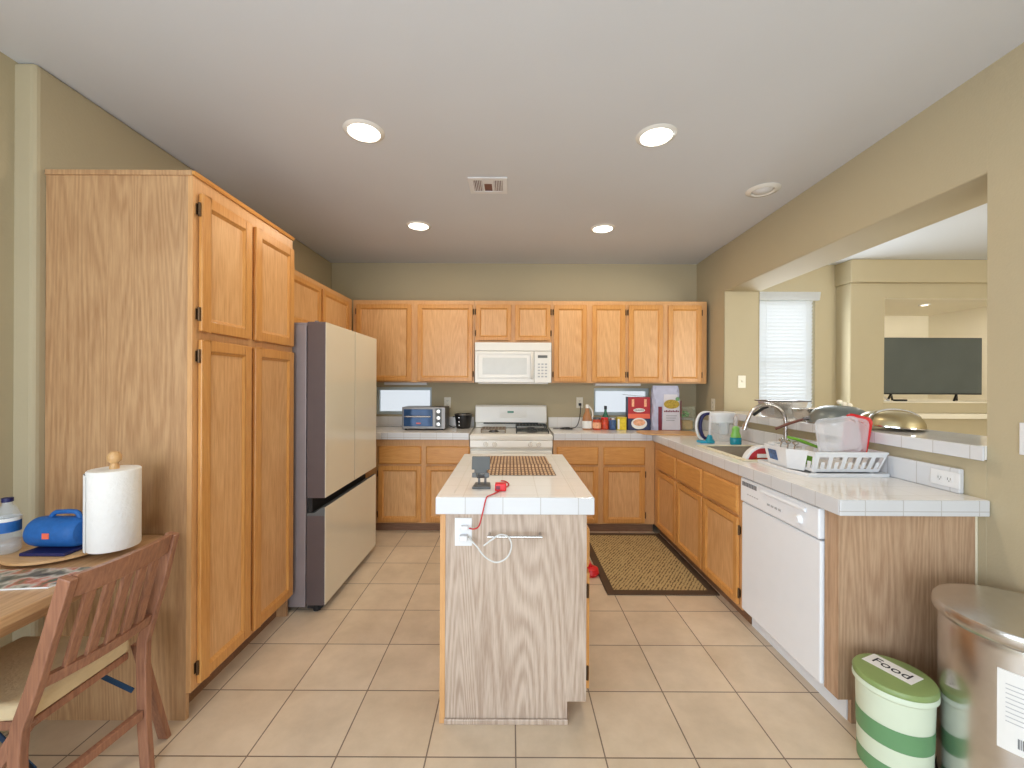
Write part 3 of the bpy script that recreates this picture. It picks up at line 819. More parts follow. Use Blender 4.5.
def can(x, y, label):
    t_ = thing('recessed_light', label, 'ceiling light', (x, y, H), group='lit recessed ceiling lights')
    MB().lathe([(0.078, -0.002), (0.080, -0.010), (0.098, -0.004), (0.102, -0.0003), (0.078, -0.0003)], (x, y, H), 36, cap=False).build('trim_ring', 'white', t_, smooth=True)
    MB().lathe([(0.0775, -0.004), (0.05, -0.009), (0.0, -0.011)], (x, y, H), 32).build('lens', 'lens', t_, smooth=True)
    l = bpy.data.lights.new('lamp', 'AREA'); l.shape = 'DISK'; l.size = 0.15; l.energy = CAN_POWER; l.color = (1.0, 0.84, 0.62)
    o = bpy.data.objects.new('lamp', l); COL.objects.link(o); o.parent = t_; o.location = (0, 0, -0.02)


can(-0.754, 2.113, 'lit recessed ceiling light, the nearer left one above the pantry side of the island')
can(0.742, 2.138, 'lit recessed ceiling light, the nearer right one toward the pass-through')
can(-0.755, 3.37, 'lit recessed ceiling light, the farther left one in front of the refrigerator-side cabinets')
can(0.748, 3.41, 'lit recessed ceiling light, the farther right one near the back corner cabinets')
t_ = thing('ceiling_speaker', 'unlit round white ceiling fixture near the top of the right wall', 'ceiling fixture', (1.652, 2.73, H))
MB().lathe([(0.062, -0.003), (0.070, -0.012), (0.098, -0.006), (0.104, -0.0003), (0.062, -0.0003)], (1.652, 2.73, H), 32, cap=False).build('trim_ring', 'white', t_, smooth=True)
MB().lathe([(0.061, -0.001), (0.058, -0.004), (0.03, -0.018), (0, -0.02)], (1.652, 2.73, H), 28).build('eyeball', 'plastic_w', t_, smooth=True)
vt = thing('ceiling_vent', 'small rectangular white ceiling air vent between the recessed lights', 'vent', (-0.155, 2.68, H))
vx0, vx1, vy0, vy1 = -0.275, -0.03, 2.575, 2.785
fm = MB(); fm.box(vx0, vx1, vy0, vy0 + .03, H - .007, H - .0003); fm.box(vx0, vx1, vy1 - .03, vy1, H - .007, H - .0003)
fm.box(vx0, vx0 + .03, vy0 + .03, vy1 - .03, H - .007, H - .0003); fm.box(vx1 - .03, vx1, vy0 + .03, vy1 - .03, H - .007, H - .0003)
fm.box(vx0 + .085, vx0 + .098, vy0 + .03, vy1 - .03, H - .007, H - .0003); fm.box(vx1 - .098, vx1 - .085, vy0 + .03, vy1 - .03, H - .007, H - .0003)
fm.box(vx0 + .098, vx1 - .098, vy0 + .03, vy0 + .075, H - .007, H - .0003)
fm.build('frame', 'plastic_w', vt, bevel=0.001)
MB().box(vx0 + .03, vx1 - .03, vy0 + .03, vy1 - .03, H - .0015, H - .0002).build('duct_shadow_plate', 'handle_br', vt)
lv = MB()
for i in range(5):
    for xa in (vx0 + .036 + i * .011, vx1 - .080 + i * .011): lv.bar((xa, vy0 + .03, H - .005), (xa, vy1 - .03, H - .005), 0.007, 0.0015, up=(0.6, 0, 1))
lv.build('louvre', 'plastic_w', vt)

# ---------------------------------------------------------------- island
isl = thing('kitchen_island', 'narrow kitchen island with pale oak front and white tiled top', 'island', (0.01, 2.18, 0))
IX0, IX1, IY0, IY1 = -0.286, 0.312, 1.694, 2.66
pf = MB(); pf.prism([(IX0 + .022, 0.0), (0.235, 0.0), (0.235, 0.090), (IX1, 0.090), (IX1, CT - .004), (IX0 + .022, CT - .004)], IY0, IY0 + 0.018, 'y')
pf.build('front_panel', 'laminate_pale', isl, label='pale oak laminate panel')
MB().box(IX0, IX0 + .0215, IY0 - .002, IY0 + 0.03, 0.0, CT - .004).build('corner_stile', 'oak_frame_z', isl)
bx = MB(); bx.box(IX0, IX0 + .018, IY0 + .031, IY1, 0, CT - .004); bx.box(IX0 + .018, IX1 - .021, IY1 - .018, IY1, 0.09, CT - .004); bx.box(IX0 + .018, IX1 - .021, IY0 + .019, IY1 - .018, 0.09, 0.108)
bx.box(IX0 + .018, 0.235, IY1 - .018, IY1, 0, .0895)
bx.build('side_panel', 'laminate', isl)
MB().box(IX1 - .0205, IX1, IY0 + .0185, IY1, 0.09, CT - .004).build('face_frame', 'oak_frame_z', isl)
MB().box(0.222, 0.235, IY0 + .0185, IY1 - .019, 0, 0.0895).build('toe_kick', 'toe', isl)
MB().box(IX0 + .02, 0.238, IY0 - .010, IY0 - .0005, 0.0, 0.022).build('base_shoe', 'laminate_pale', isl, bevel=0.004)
door(f_island, IY0 + .03, 2.15, 0.12, 0.60, isl, 'y', 'lo'); drawer(f_island, IY0 + .03, 2.15, 0.625, 0.79, isl, 'y')
door(f_island, 2.18, IY1 - .02, 0.12, 0.60, isl, 'y'); drawer(f_island, 2.18, IY1 - .02, 0.625, 0.79, isl, 'y')
MB().box(-0.300, 0.337, 1.668, 2.695, CT - .0035, HK).build('tile_top', 'ctile', isl, bevel=0.003, seg=2)
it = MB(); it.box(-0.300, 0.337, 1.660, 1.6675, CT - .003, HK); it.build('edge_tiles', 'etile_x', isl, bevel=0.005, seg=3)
gt = MB()
gt.box(0.270, 0.274, 1.72, 2.66, HK, HK + .0012); gt.box(-0.236, -0.232, 1.72, 2.66, HK, HK + .0012)
gt.build('tile_border', 'white', isl)
tb = MB(); tb.tube([(-0.092, 1.655, .775), (0.128, 1.655, .775)], 0.0055, 10)
for xx in (-0.085, 0.121): tb.tube([(xx, 1.6935, .775), (xx, 1.655, .775)], 0.006, 8)
tag(recenter(tb.build('towel_bar', 'steel', None, smooth=True)), 'thin steel towel bar on the pale island front', 'towel bar')
f_isf = lambda p: (p[0], IY0 - p[1], p[2])
ol = outlet(f_isf, -0.191, 0.782, 'white outlet on the island front with a white and a red charger plugged in')
pg = MB(); pg.box(-0.205, -0.172, 1.660, 1.6855, .752, .775); tag(recenter(pg.build('charger_plug', 'plastic_w', None, bevel=0.004)), 'white charger plug in the lower socket of the island outlet', 'charger')
pg = MB(); pg.box(-0.200, -0.170, 1.668, 1.6855, .795, .812); tag(recenter(pg.build('charger_plug', 'plastic_w', None, bevel=0.003)), 'small white plug with a red tip in the upper socket of the island outlet', 'charger')


def iso(px, py, y): return ((px - 511) * y / F, y, HC - (py - 384) * y / F)


def smooth_path(pts, n=6):
    out = []; P_ = [Vector(p) for p in pts]
    for i in range(len(P_) - 1):
        p0 = P_[max(i - 1, 0)]; p1 = P_[i]; p2 = P_[i + 1]; p3 = P_[min(i + 2, len(P_) - 1)]
        for k in range(n):
            t_ = k / n
            out.append(0.5 * ((2 * p1) + (-p0 + p2) * t_ + (2 * p0 - 5 * p1 + 4 * p2 - p3) * t_ * t_ + (-p0 + 3 * p1 - 3 * p2 + p3) * t_ ** 3))
    out.append(P_[-1]); return out


def cable(name, pts, r_, mat, label):
    o = MB().tube(smooth_path(pts), r_, 7).build(name, mat, None, smooth=True); recenter(o); return tag(o, label, 'cable')


cable('charging_cable', [(-0.172, 1.672, .764), (-0.135, 1.648, .742), (-0.10, 1.640, .702), (-0.055, 1.640, .680), (-0.012, 1.640, .700), (0.005, 1.640, .745), (-0.008, 1.640, .780), (-0.04, 1.638, .790), (-0.075, 1.640, .768), (-0.105, 1.642, .745)], 0.0032, 'cable_w', 'white charging cable looped over the towel bar on the island front')
cable('charging_cable', [(-0.165, 1.672, .803), (-0.145, 1.655, .806), (-0.125, 1.648, .82), (-0.112, 1.648, .865), (-0.10, 1.652, .918), (-0.093, 1.655, .9350), (-0.085, 1.670, .9350), (-0.060, 1.72, .9340), (-0.045, 1.746, .936)], 0.0028, 'red_cable', 'thin red cable from the island outlet up over the edge to the red charger')
cable('charging_cable', [(-0.030, 1.79, .938), (-0.015, 1.83, .934), (-0.008, 1.88, .9325), (-0.025, 1.93, .9325), (-0.045, 1.94, .9325)], 0.0032, 'red_cable', 'short dark red cable end curling behind the red charger on the island')
rc = thing('charger', 'small red charger block lying on the island top', 'charger', (-0.04, 1.77, HK))
MB().box(-0.066, -0.018, 1.752, 1.79, HK + .0005, HK + .033).build('block', 'red', rc, bevel=0.006, seg=3)
MB().box(-0.062, -0.044, 1.7495, 1.7518, HK + .010, HK + .024).build('usb_port', 'maroon', rc)

# tablet stand
ts = thing('tablet_stand', 'small grey tablet stand on the island top beside the bamboo mat', 'stand', (-0.125, 1.83, HK))
MB().prism([(-0.167, 1.79), (-0.085, 1.79), (-0.092, 1.885), (-0.160, 1.885)], HK + .0005, HK + .010, 'z').build('base', 'charcoal', ts, bevel=0.004)
p_ = MB(); p_.bar((-0.140, 1.850, HK + .010), (-0.140, 1.845, HK + .075), 0.010, 0.008); p_.bar((-0.112, 1.850, HK + .010), (-0.112, 1.845, HK + .075), 0.010, 0.008)
p_.cyl((-0.150, 1.846, HK + .045), 0.009, 0.048, 12, 'x'); p_.build('post', 'steel_d', ts)
up = (0, -0.3, 1)
pl = MB(); pl.loft([[(-0.170, 1.808, 1.012), (-0.090, 1.808, 1.012), (-0.090, 1.832, 1.066), (-0.170, 1.832, 1.066)], [(-0.170, 1.814, 1.010), (-0.090, 1.814, 1.010), (-0.090, 1.838, 1.064), (-0.170, 1.838, 1.064)]])
pl.loft([[(-0.158, 1.801, .995), (-0.102, 1.801, .995), (-0.102, 1.809, 1.014), (-0.158, 1.809, 1.014)], [(-0.158, 1.807, .993), (-0.102, 1.807, .993), (-0.102, 1.815, 1.012), (-0.158, 1.815, 1.012)]])
pl.build('back_plate', 'charcoal', ts, bevel=0.003)
lp = MB()
for xx in (-0.165, -0.112): lp.box(xx, xx + .020, 1.782, 1.806, .983, .992); lp.box(xx, xx + .020, 1.778, 1.7818, .983, 1.004)
lp.bar((-0.13, 1.806, .99), (-0.13, 1.846, .975), 0.03, 0.006)
lp.build('front_lip', 'charcoal', ts, bevel=0.002)
# bamboo mat, slightly buckled fold
bm_ = MB(); rows = 26
rg = []
for k in range(rows + 1):
    t_ = k / rows; yy = 2.062 + t_ * 0.53; zz = HK + .002 + 0.012 * max(0, 1 - abs(t_ - 0.42) / 0.12) ; xo = -0.03 * t_
    rg.append([(-0.125 + xo, yy, zz), (0.226 - 0.01 * t_, yy, zz), (0.226 - .01 * t_, yy, zz + .003), (-0.125 + xo, yy, zz + .003)])
bm_.loft(rg)
tag(recenter(bm_.build('bamboo_mat', 'bamboo', None)), 'tan and brown slatted bamboo mat lying on the island top', 'mat')

# red toy-like piece behind the island
rb = MB(); rb.lathe([(0.0, 0), (0.05, 0.0), (0.062, 0.02), (0.055, 0.05), (0.03, 0.062), (0, 0.065)], (0.585, 3.02, 0.0), 16)
rb.tube([(0.585, 3.02, 0.06), (0.565, 3.02, .10), (0.545, 3.03, .12)], 0.016, 8)
tag(recenter(rb.build('red_floor_piece', 'red', None, smooth=True)), 'small red plastic piece on the floor beside the kitchen mat, behind the island', 'plastic item')

# kitchen mat
km = thing('kitchen_mat', 'brown woven kitchen mat with dark border on the floor before the sink', 'mat', (1.0, 3.28, 0))
kx0, kx1, ky0, ky1, e_ = 0.640, 1.378, 2.725, 3.84, 0.055
MB().box(kx0 + e_, kx1 - e_, ky0 + e_, ky1 - e_, 0.0005, 0.009).build('woven_field', 'mat', km)
bd = MB(); bd.box(kx0, kx1, ky0, ky0 + e_, .0005, .010); bd.box(kx0, kx1, ky1 - e_, ky1, .0005, .010); bd.box(kx0, kx0 + e_, ky0 + e_, ky1 - e_, .0005, .010); bd.box(kx1 - e_, kx1, ky0 + e_, ky1 - e_, .0005, .010)
bd.build('border', 'mat_edge', km, bevel=0.002)

# ---------------------------------------------------------------- things on the back counter
to = thing('toaster_oven', 'steel toaster oven with blue reflection coloured into its glass door, on the left counter', 'toaster oven', (-0.85, 4.18, HK))
a, b2, y0, y1 = -1.062, -0.641, 4.05, 4.32
MB().box(a, b2, y0 + .012, y1, HK + .012, HK + .225).build('body', 'steel_d', to, bevel=0.006)
MB().box(a, b2, y0, y0 + .0115, HK + .014, HK + .225).build('front_frame', 'oven_steel', to, bevel=0.003)
d = MB().box(a + .018, a + .300, y0 - .008, y0 - .0003, HK + .038, HK + .205).build('door', 'oven_glass', to, bevel=0.003)
dh = MB(); dh.tube([(a + .035, y0 - .032, HK + .135), (a + .285, y0 - .032, HK + .135)], 0.008, 10)
for xx in (a + .05, a + .27): dh.tube([(xx, y0 - .032, HK + .135), (xx, y0 - .007, HK + .135)], 0.006, 8)
dh.build('handle', 'steel', d, smooth=True)
MB().box(a + .14, a + .185, y0 - .010, y0 - .0082, HK + .062, HK + .074).build('badge', 'orange', d)
pn = MB().box(b2 - .095, b2 - .035, y0 - .003, y0 - .0003, HK + .03, HK + .212).build('knob_panel', 'charcoal', to, bevel=0.002)
for kz in (.185, .120, .060):
    MB().lathe([(0.020, 0), (0.018, -0.016), (0.0, -0.017)], (b2 - .065, y0 - .0032, HK + kz), 18, 'y').build('knob', 'steel', pn, smooth=True)
tf = MB()
for xx in (a + .03, b2 - .03):
    for yy in (y0 + .03, y1 - .03): tf.cyl((xx, yy, HK + .0005), 0.012, 0.012, 10)
tf.build('foot', 'black', to)

ck_ = thing('electric_cooker', 'small black electric cooker pot between the toaster oven and the stove', 'cooker', (-0.478, 4.25, HK))
cx, cy = -0.487, 4.255
MB().lathe([(0.0, .001), (0.066, .001), (0.072, .008), (0.086, .120), (0.088, .142), (0.084, .147), (0.080, .147), (0.076, .05), (0, .045)], (cx, cy, HK), 32).build('body', 'black', ck_, smooth=True)
MB().lathe([(0.0865, .135), (0.091, .140), (0.089, .148), (0.083, .1485), (0.083, .1475)], (cx, cy, HK), 32, cap=False).build('rim', 'steel_d', ck_, smooth=True)
hh = MB(); hh.box(cx - .108, cx - .086, cy - .012, cy + .012, HK + .112, HK + .124); hh.build('handle', 'black', ck_, bevel=0.003)
bb = MB()
for kz in (.035, .070, .112): bb.lathe([(0.006, 0), (0.005, -.003), (0, -.0035)], (cx - .035, cy - .0665 - kz * .10, HK + kz), 10, 'y')
bb.build('silver_dot', 'steel', ck_)  # three small silver dots on the front

cable('power_cord', [(0.732, 4.405, 1.172), (0.732, 4.37, 1.14), (0.728, 4.36, 1.07), (0.70, 4.30, .985), (0.66, 4.25, .945), (0.60, 4.22, .938), (0.54, 4.24, .937), (0.50, 4.20, .937), (0.56, 4.15, .937), (0.62, 4.17, .936), (0.58, 4.22, .9455), (0.50, 4.24, .936), (0.43, 4.22, .936)], 0.0042, 'black', 'black power cord running from the outlet and coiling on the counter by the stove')
o = MB().box(0.718, 0.746, 4.385, 4.4115, 1.158, 1.186).build('plug', 'black', None, bevel=0.004); tag(recenter(o), 'black plug in the outlet right of the stove', 'plug')
cable('power_cord', [(-0.645, 4.335, .95), (-0.61, 4.31, .938), (-0.585, 4.26, .937), (-0.580, 4.29, .937), (-0.562, 4.33, .938), (-0.56, 4.36, .95)], 0.004, 'black', 'short dark cord on the counter between toaster oven and black cooker')

bt_ = thing('syrup_bottle', 'brown-filled bottle with white handle and cap right of the outlet cord', 'bottle', (0.768, 4.17, HK))
bx_, by_ = 0.768, 4.175
MB().lathe([(0, .001), (.044, .001), (.047, .01), (.047, .10), (.040, .135), (.022, .175), (.016, .215), (0, .215)], (bx_, by_, HK), 24, sx=1.05, sy=0.8).build('body', 'brown', bt_, smooth=True)
MB().lathe([(.018, .216), (.018, .245), (.012, .252), (0, .252)], (bx_, by_, HK), 16).build('cap', 'white', bt_, smooth=True)
MB().tube(smooth_path([(bx_ + .014, by_, HK + .235), (bx_ + .045, by_, HK + .20), (bx_ + .056, by_, HK + .15), (bx_ + .045, by_, HK + .10)]), .007, 8).build('handle', 'white', bt_, smooth=True)
MB().lathe([(.0485, .015), (.0485, .088)], (bx_, by_, HK), 24, sx=1.05, sy=0.8, cap=False).build('label', 'paper', bt_, smooth=True)


def jar(x, y, r_, h, matb, matl, label, name='sauce_jar', cat='jar', lid=True, band=None):
    t_ = thing(name, label, cat, (x, y, HK))
    MB().lathe([(0, .001), (r_ * .92, .001), (r_, .008), (r_, h * .72), (r_ * .86, h * .82), (r_ * .80, h * .86), (0, h * .86)], (x, y, HK), 24).build('body', matb, t_, smooth=True)
    if lid: MB().lathe([(r_ * .84, h * .861), (r_ * .86, h * .99), (r_ * .8, h), (0, h)], (x, y, HK), 24).build('lid', matl, t_, smooth=True)
    if band: MB().lathe([(r_ * 1.01, h * .15), (r_ * 1.01, h * .62)], (x, y, HK), 24, cap=False).build('label', band, t_, smooth=True)
    return t_


jar(0.862, 4.16, .043, .122, 'tomato', 'charcoal', 'orange-labelled sauce jar with dark lid, the left of two side by side', band='peach')
jar(0.948, 4.20, .043, .122, 'tomato', 'red', 'red sauce jar beside the orange-labelled one, left of the blue can', band='tomato')
jar(1.026, 4.18, .036, .118, 'can_blue', 'steel', 'small blue printed can between the red jar and yellow tin', 'food_can', 'can')
bo = thing('oil_bottle', 'green glass bottle with dark cap standing behind the red jar', 'bottle', (0.985, 4.32, HK))
MB().lathe([(0, .001), (.030, .001), (.032, .006), (.032, .12), (.014, .165), (.012, .195), (0, .195)], (0.985, 4.32, HK), 20).build('body', 'bottle_green', bo, smooth=True)
MB().lathe([(.015, .1955), (.015, .232), (0, .233)], (0.985, 4.32, HK), 16).build('cap', 'black', bo, smooth=True)
yt = thing('spice_tin', 'yellow tin with white edge beside the tall oats box', 'tin', (1.11, 4.17, HK))
MB().box(1.065, 1.155, 4.14, 4.21, HK + .0005, HK + .118).build('body', 'yellow', yt, bevel=0.004)
MB().box(1.063, 1.157, 4.138, 4.212, HK + .1185, HK + .128).build('lid', 'yellow', yt, bevel=0.002)
MB().box(1.0652, 1.085, 4.138, 4.1398, HK + .01, HK + .11).build('label', 'paper', yt)

ob = thing('oats_box', 'tall red and navy cereal box with a bowl picture on the right back counter', 'box', (1.28, 4.17, HK))
a, b2, y0, y1 = 1.165, 1.385, 4.125, 4.215
MB().box(a, b2, y0, y1, HK + .0005, HK + .33).build('carton', 'box_navy', ob, bevel=0.002)
MB().box(a + .0005, b2 - .0005, y0 - .0015, y0 - .0002, HK + .165, HK + .3295).build('red_panel', 'box_red', ob)
MB().box(a + .0005, b2 - .0005, y0 - .0022, y0 - .0016, HK + .118, HK + .165).build('orange_band', 'orange', ob)
MB().lathe([(0.058, 0), (0.058, -.001), (0, -.001)], ((a + b2) / 2, y0 - .0022, HK + .20), 24, 'y', sx=1.0, sy=.34).build('name_plate', 'paper', ob)
text('lettering', 'QUAKER', 0.024, 'ink', ob, ((a + b2) / 2, y0 - .0038, HK + .20), (R90, 0, 0))
bw = MB(); bw.lathe([(0.078, 0), (0.078, -.0012), (0, -.0012)], ((a + b2) / 2, y0 - .0017, HK + .068), 28, 'y', sx=1.0, sy=.72); bw.build('bowl_picture', 'paper', ob)
bw = MB(); bw.lathe([(0.060, 0), (0.060, -.0012), (0, -.0012)], ((a + b2) / 2, y0 - .003, HK + .078), 28, 'y', sx=1.0, sy=.55); bw.build('oats_picture', 'peach', ob)
for ex in (-.062, .062):
    MB().box((a + b2) / 2 + ex - .012, (a + b2) / 2 + ex + .012, y0 - .0022, y0 - .0016, HK + .235, HK + .31).build('print_panel', 'peach', ob)
fl = MB(); fl.loft([[(a - .035, y0 + .01, HK + .352), (b2 - .02, y0 + .01, HK + .332), (b2 - .02, y1 - .01, HK + .332), (a - .035, y1 - .01, HK + .352)], [(a - .035, y0 + .01, HK + .356), (b2 - .02, y0 + .01, HK + .336), (b2 - .02, y1 - .01, HK + .336), (a - .035, y1 - .01, HK + .356)]])
fl.build('open_flap', 'steel_d', ob)


def pillow_bag(x0, x1, y0, y1, h, n=10, pinch=0.25, wob=0.006):
    rings = []
    for k in range(n + 1):
        t_ = k / n; z = HK + .0006 + h * t_
        fy = 1 - (1 - pinch) * max(0, (t_ - 0.55) / 0.45) ** 1.5; fx = 1 - 0.10 * max(0, (t_ - .75) / .25) + .02 * math.sin(t_ * 9)
        cx_, cy_ = (x0 + x1) / 2, (y0 + y1) / 2; ring = []
        for i in range(28):
            a_ = 2 * math.pi * i / 28; c_, s_ = math.cos(a_), math.sin(a_)
            ex = abs(c_) ** 0.5 * (1 if c_ > 0 else -1); ey = abs(s_) ** 0.6 * (1 if s_ > 0 else -1)
            w_ = wob * math.sin(i * 2.3 + k * 1.7)
            ring.append((cx_ + ex * ((x1 - x0) / 2 * fx + w_), cy_ + ey * ((y1 - y0) / 2 * fy + w_), z))
        rings.append(ring)
    return rings


rbg = thing('rice_bag', 'large white and lilac food bag with amber window and maroon border, beside the oats box', 'bag', (1.52, 4.12, HK))
b_ = MB(); b_.loft(pillow_bag(1.395, 1.665, 4.055, 4.185, .445)); b_.build('bag_body', 'bag_blue', rbg, smooth=True)
fp = MB(); fp.loft([[(1.475, 4.048, HK + .012), (1.655, 4.048, HK + .012), (1.655, 4.052, HK + .012), (1.475, 4.052, HK + .012)], [(1.49, 4.050, HK + .27), (1.645, 4.050, HK + .27), (1.645, 4.054, HK + .27), (1.49, 4.054, HK + .27)], [(1.50, 4.070, HK + .36), (1.63, 4.070, HK + .36), (1.63, 4.074, HK + .36), (1.50, 4.074, HK + .36)]])
fp.build('white_panel', 'bag', rbg)
mb_ = MB(); mb_.box(1.440, 1.474, 4.047, 4.053, HK + .008, HK + .24); mb_.box(1.656, 1.664, 4.047, 4.053, HK + .008, HK + .30); mb_.box(1.474, 1.656, 4.0462, 4.0475, HK + .004, HK + .014); mb_.build('maroon_border', 'maroon', rbg)
MB().lathe([(0.072, 0), (0.072, -.0025), (0, -.0025)], (1.568, 4.0485, HK + .265), 24, 'y', sx=1.05, sy=.62).build('window', 'pasta', rbg)
MB().lathe([(0.020, 0), (0.020, -.002), (0, -.002)], (1.628, 4.056, HK + .315), 16, 'y').build('green_seal', 'bin_band', rbg)
pb = MB()
for k in range(9): pb.box(1.495 + k * .0165, 1.507 + k * .0165, 4.0462, 4.0478, HK + .188, HK + .202 + .004 * (k % 2))
pb.build('print_line', 'maroon', rbg)
pb = MB()
for k in range(3): pb.box(1.515, 1.620 - k * .012, 4.0455, 4.0472, HK + .150 - k * .022, HK + .154 - k * .022)
pb.build('fine_print', 'grey_m', rbg)

gb = thing('produce_bag', 'clear bag of leafy greens and tan food in the corner beside the rice bag', 'bag', (1.74, 4.17, HK))
MB().loft(pillow_bag(1.68, 1.84, 4.11, 4.23, .235, pinch=.35, wob=.010)).build('bag_film', 'bagclear', gb, smooth=True)
lf = MB()
for i in range(9):
    x_, y_, z_ = 1.735 + random.uniform(-.03, .035), 4.165 + random.uniform(-.02, .02), HK + .145 + random.uniform(-.02, .045)
    lf.lathe([(0.0, -.016), (.020, -.006), (.022, .006), (0.0, .016)], (x_, y_, z_), 8)
lf.build('greens', 'leafy', gb, smooth=True)
bd_ = MB(); bd_.box(1.70, 1.82, 4.13, 4.21, HK + .006, HK + .10); bd_.build('tan_food', 'bread', gb, bevel=0.02, seg=4)

cb = MB(); cb.prism([(1.20, 3.78), (1.26, 3.72), (1.66, 3.70), (1.72, 3.75), (1.72, 3.96), (1.66, 4.01), (1.26, 4.02), (1.20, 3.97)], HK + .0005, HK + .013, 'z')
tag(recenter(cb.build('cutting_board', 'board', None, bevel=0.004)), 'thin tan cutting board lying in the counter corner before the rice bag', 'cutting board')

# water pitcher
pt = thing('water_pitcher', 'clear filter water pitcher with white lid and dark blue handle by the sink', 'pitcher', (1.71, 3.37, HK))
px_, py_ = 1.712, 3.375
MB().lathe([(0, .002), (.074, .002), (.080, .010), (.088, .18), (.094, .215)], (px_, py_, HK), 32, sx=1.08, sy=.78, cap=False).build('jug', 'clear2', pt, smooth=True)
MB().lathe([(.086, .150), (.093, .205), (.097, .216), (.094, .232), (.05, .240), (0, .240)], (px_, py_, HK), 32, sx=1.08, sy=.78).build('lid', 'plastic_w', pt, smooth=True)
MB().lathe([(0, .055), (.030, .055), (.036, .07), (.040, .150), (0, .150)], (px_ + .02, py_, HK), 24).build('filter', 'plastic_w', pt, smooth=True)
ho = smooth_path([(px_ - .075, py_, HK + .228), (px_ - .14, py_, HK + .232), (px_ - .185, py_, HK + .20), (px_ - .205, py_, HK + .12), (px_ - .185, py_, HK + .04), (px_ - .15, py_, HK + .012)])
MB().tube(ho, .010, 10).build('handle', 'plastic_w', pt, smooth=True)
hi = smooth_path([(px_ - .065, py_, HK + .222), (px_ - .125, py_, HK + .220), (px_ - .160, py_, HK + .185), (px_ - .172, py_, HK + .11), (px_ - .150, py_, HK + .035), (px_ - .125, py_, HK + .020)])
MB().tube(hi, .014, 10).build('handle_grip', 'navy', pt, smooth=True)

br_ = thing('dish_brush', 'blue dish brush with clear wand handle standing on the counter before the pitcher', 'brush', (1.553, 3.24, HK))
MB().lathe([(0, .001), (.034, .001), (.038, .012), (.030, .026), (.022, .034), (.020, .052), (.012, .066), (0, .066)], (1.553, 3.24, HK), 20).build('head', 'teal', br_, smooth=True)
MB().tube([(1.553, 3.24, HK + .064), (1.556, 3.245, HK + .12), (1.562, 3.25, HK + .215)], [.010, .013, .011], 10).build('wand', 'clear', br_, smooth=True)
sp = MB(); sp.box(1.475, 1.535, 3.22, 3.30, HK + .0005, HK + .018); tag(recenter(sp.build('sponge', 'sky', None, bevel=0.007, seg=3)), 'flat light blue sponge lying left of the dish brush', 'sponge')

so = thing('soap_bottle', 'small two-tone green and teal dish soap bottle at the far edge of the sink', 'bottle', (1.71, 3.155, HK))
sx_, sy_ = 1.712, 3.158
MB().lathe([(0, .001), (.038, .001), (.042, .010), (.042, .052), (.038, .056), (0, .056)], (sx_, sy_, HK), 24, sy=.8).build('base_band', 'teal', so, smooth=True)
MB().lathe([(.037, .0565), (.036, .075), (.026, .100), (.028, .125), (.014, .142), (0, .142)], (sx_, sy_, HK), 24, sy=.8).build('body', 'lime', so, smooth=True)
MB().lathe([(.013, .1425), (.013, .165), (.017, .168), (.015, .205), (.006, .218), (0, .218)], (sx_, sy_, HK), 16).build('cap', 'clear', so, smooth=True)

# ---------------------------------------------------------------- sink and faucet
sk = thing('sink', 'beige-rimmed grey kitchen sink set in the tiled counter', 'sink', (1.6, 2.78, HK))
rim = MB()
r0, r1, r2, r3 = SX0 + .001, SX1 - .001, SY0 + .001, SY1 - .001; e_ = .022
rim.box(r0 - .012, r0 + e_, r2 - .012, r3 + .012, HK + .0006, HK + .008); rim.box(r1 - e_, r1 + .012, r2 - .012, r3 + .012, HK + .0006, HK + .008)
rim.box(r0 + e_, r1 - e_, r2 - .012, r2 + e_, HK + .0006, HK + .008); rim.box(r0 + e_, r1 - e_, r3 - e_, r3 + .012, HK + .0006, HK + .008)
rim.build('rim', 'cream', sk, bevel=0.003)
bs = MB(); q = [(r0 + .006, r2 + .006), (r1 - .006, r2 + .006), (r1 - .006, r3 - .006), (r0 + .006, r3 - .006)]; c_ = (1.6, 2.78)
ins = [(c_[0] + (x - c_[0]) * .93, c_[1] + (y - c_[1]) * .93) for x, y in q]; inf = [(c_[0] + (x - c_[0]) * .90, c_[1] + (y - c_[1]) * .90) for x, y in q]
bs.loft([[(x, y, .772) for x, y in ins], [(x, y, HK + .0004) for x, y in q], [(x + (c_[0] - x) * .03, y + (c_[1] - y) * .02, HK + .0004) for x, y in q], [(x, y, .784) for x, y in inf]], True, True)
bs.build('basin', 'basin', sk)
fc = thing('faucet', 'tall arched chrome gooseneck faucet behind the sink', 'faucet', (1.86, 2.79, HK))
fx, fy = 1.855, 2.80
MB().lathe([(0, .0005), (.032, .0005), (.030, .012), (.022, .020), (.020, .07), (.014, .08), (0, .08)], (fx, fy, HK), 24).build('base', 'steel', fc, smooth=True)
arc = [(fx, fy, HK + .075), (fx, fy, HK + .20)]
for k in range(0, 11):
    a_ = math.pi * k / 10 * 0.92; arc.append((fx - .118 + .118 * math.cos(a_), fy + .03 * (k / 10), HK + .205 + .118 * math.sin(a_)))
arc.append((fx - .252, fy + .032, HK + .185))
MB().tube(smooth_path(arc, 3), .0125, 12).build('spout', 'steel', fc, smooth=True)
MB().tube([(fx - .250, fy + .032, HK + .192), (fx - .262, fy + .034, HK + .150)], [.016, .018], 12).build('spray_head', 'chrome', fc, smooth=True)
MB().tube([(fx, fy - .02, HK + .055), (fx + .005, fy - .06, HK + .075)], [.010, .006], 10).build('lever', 'chrome', fc, smooth=True)

# round food tub standing in the near end of the sink
fd = thing('food_tub', 'round white tub with red picture label leaning upright in the sink', 'tub', (1.536, 2.55, .785))
cx, cy, cz = 1.536, 2.545, .901


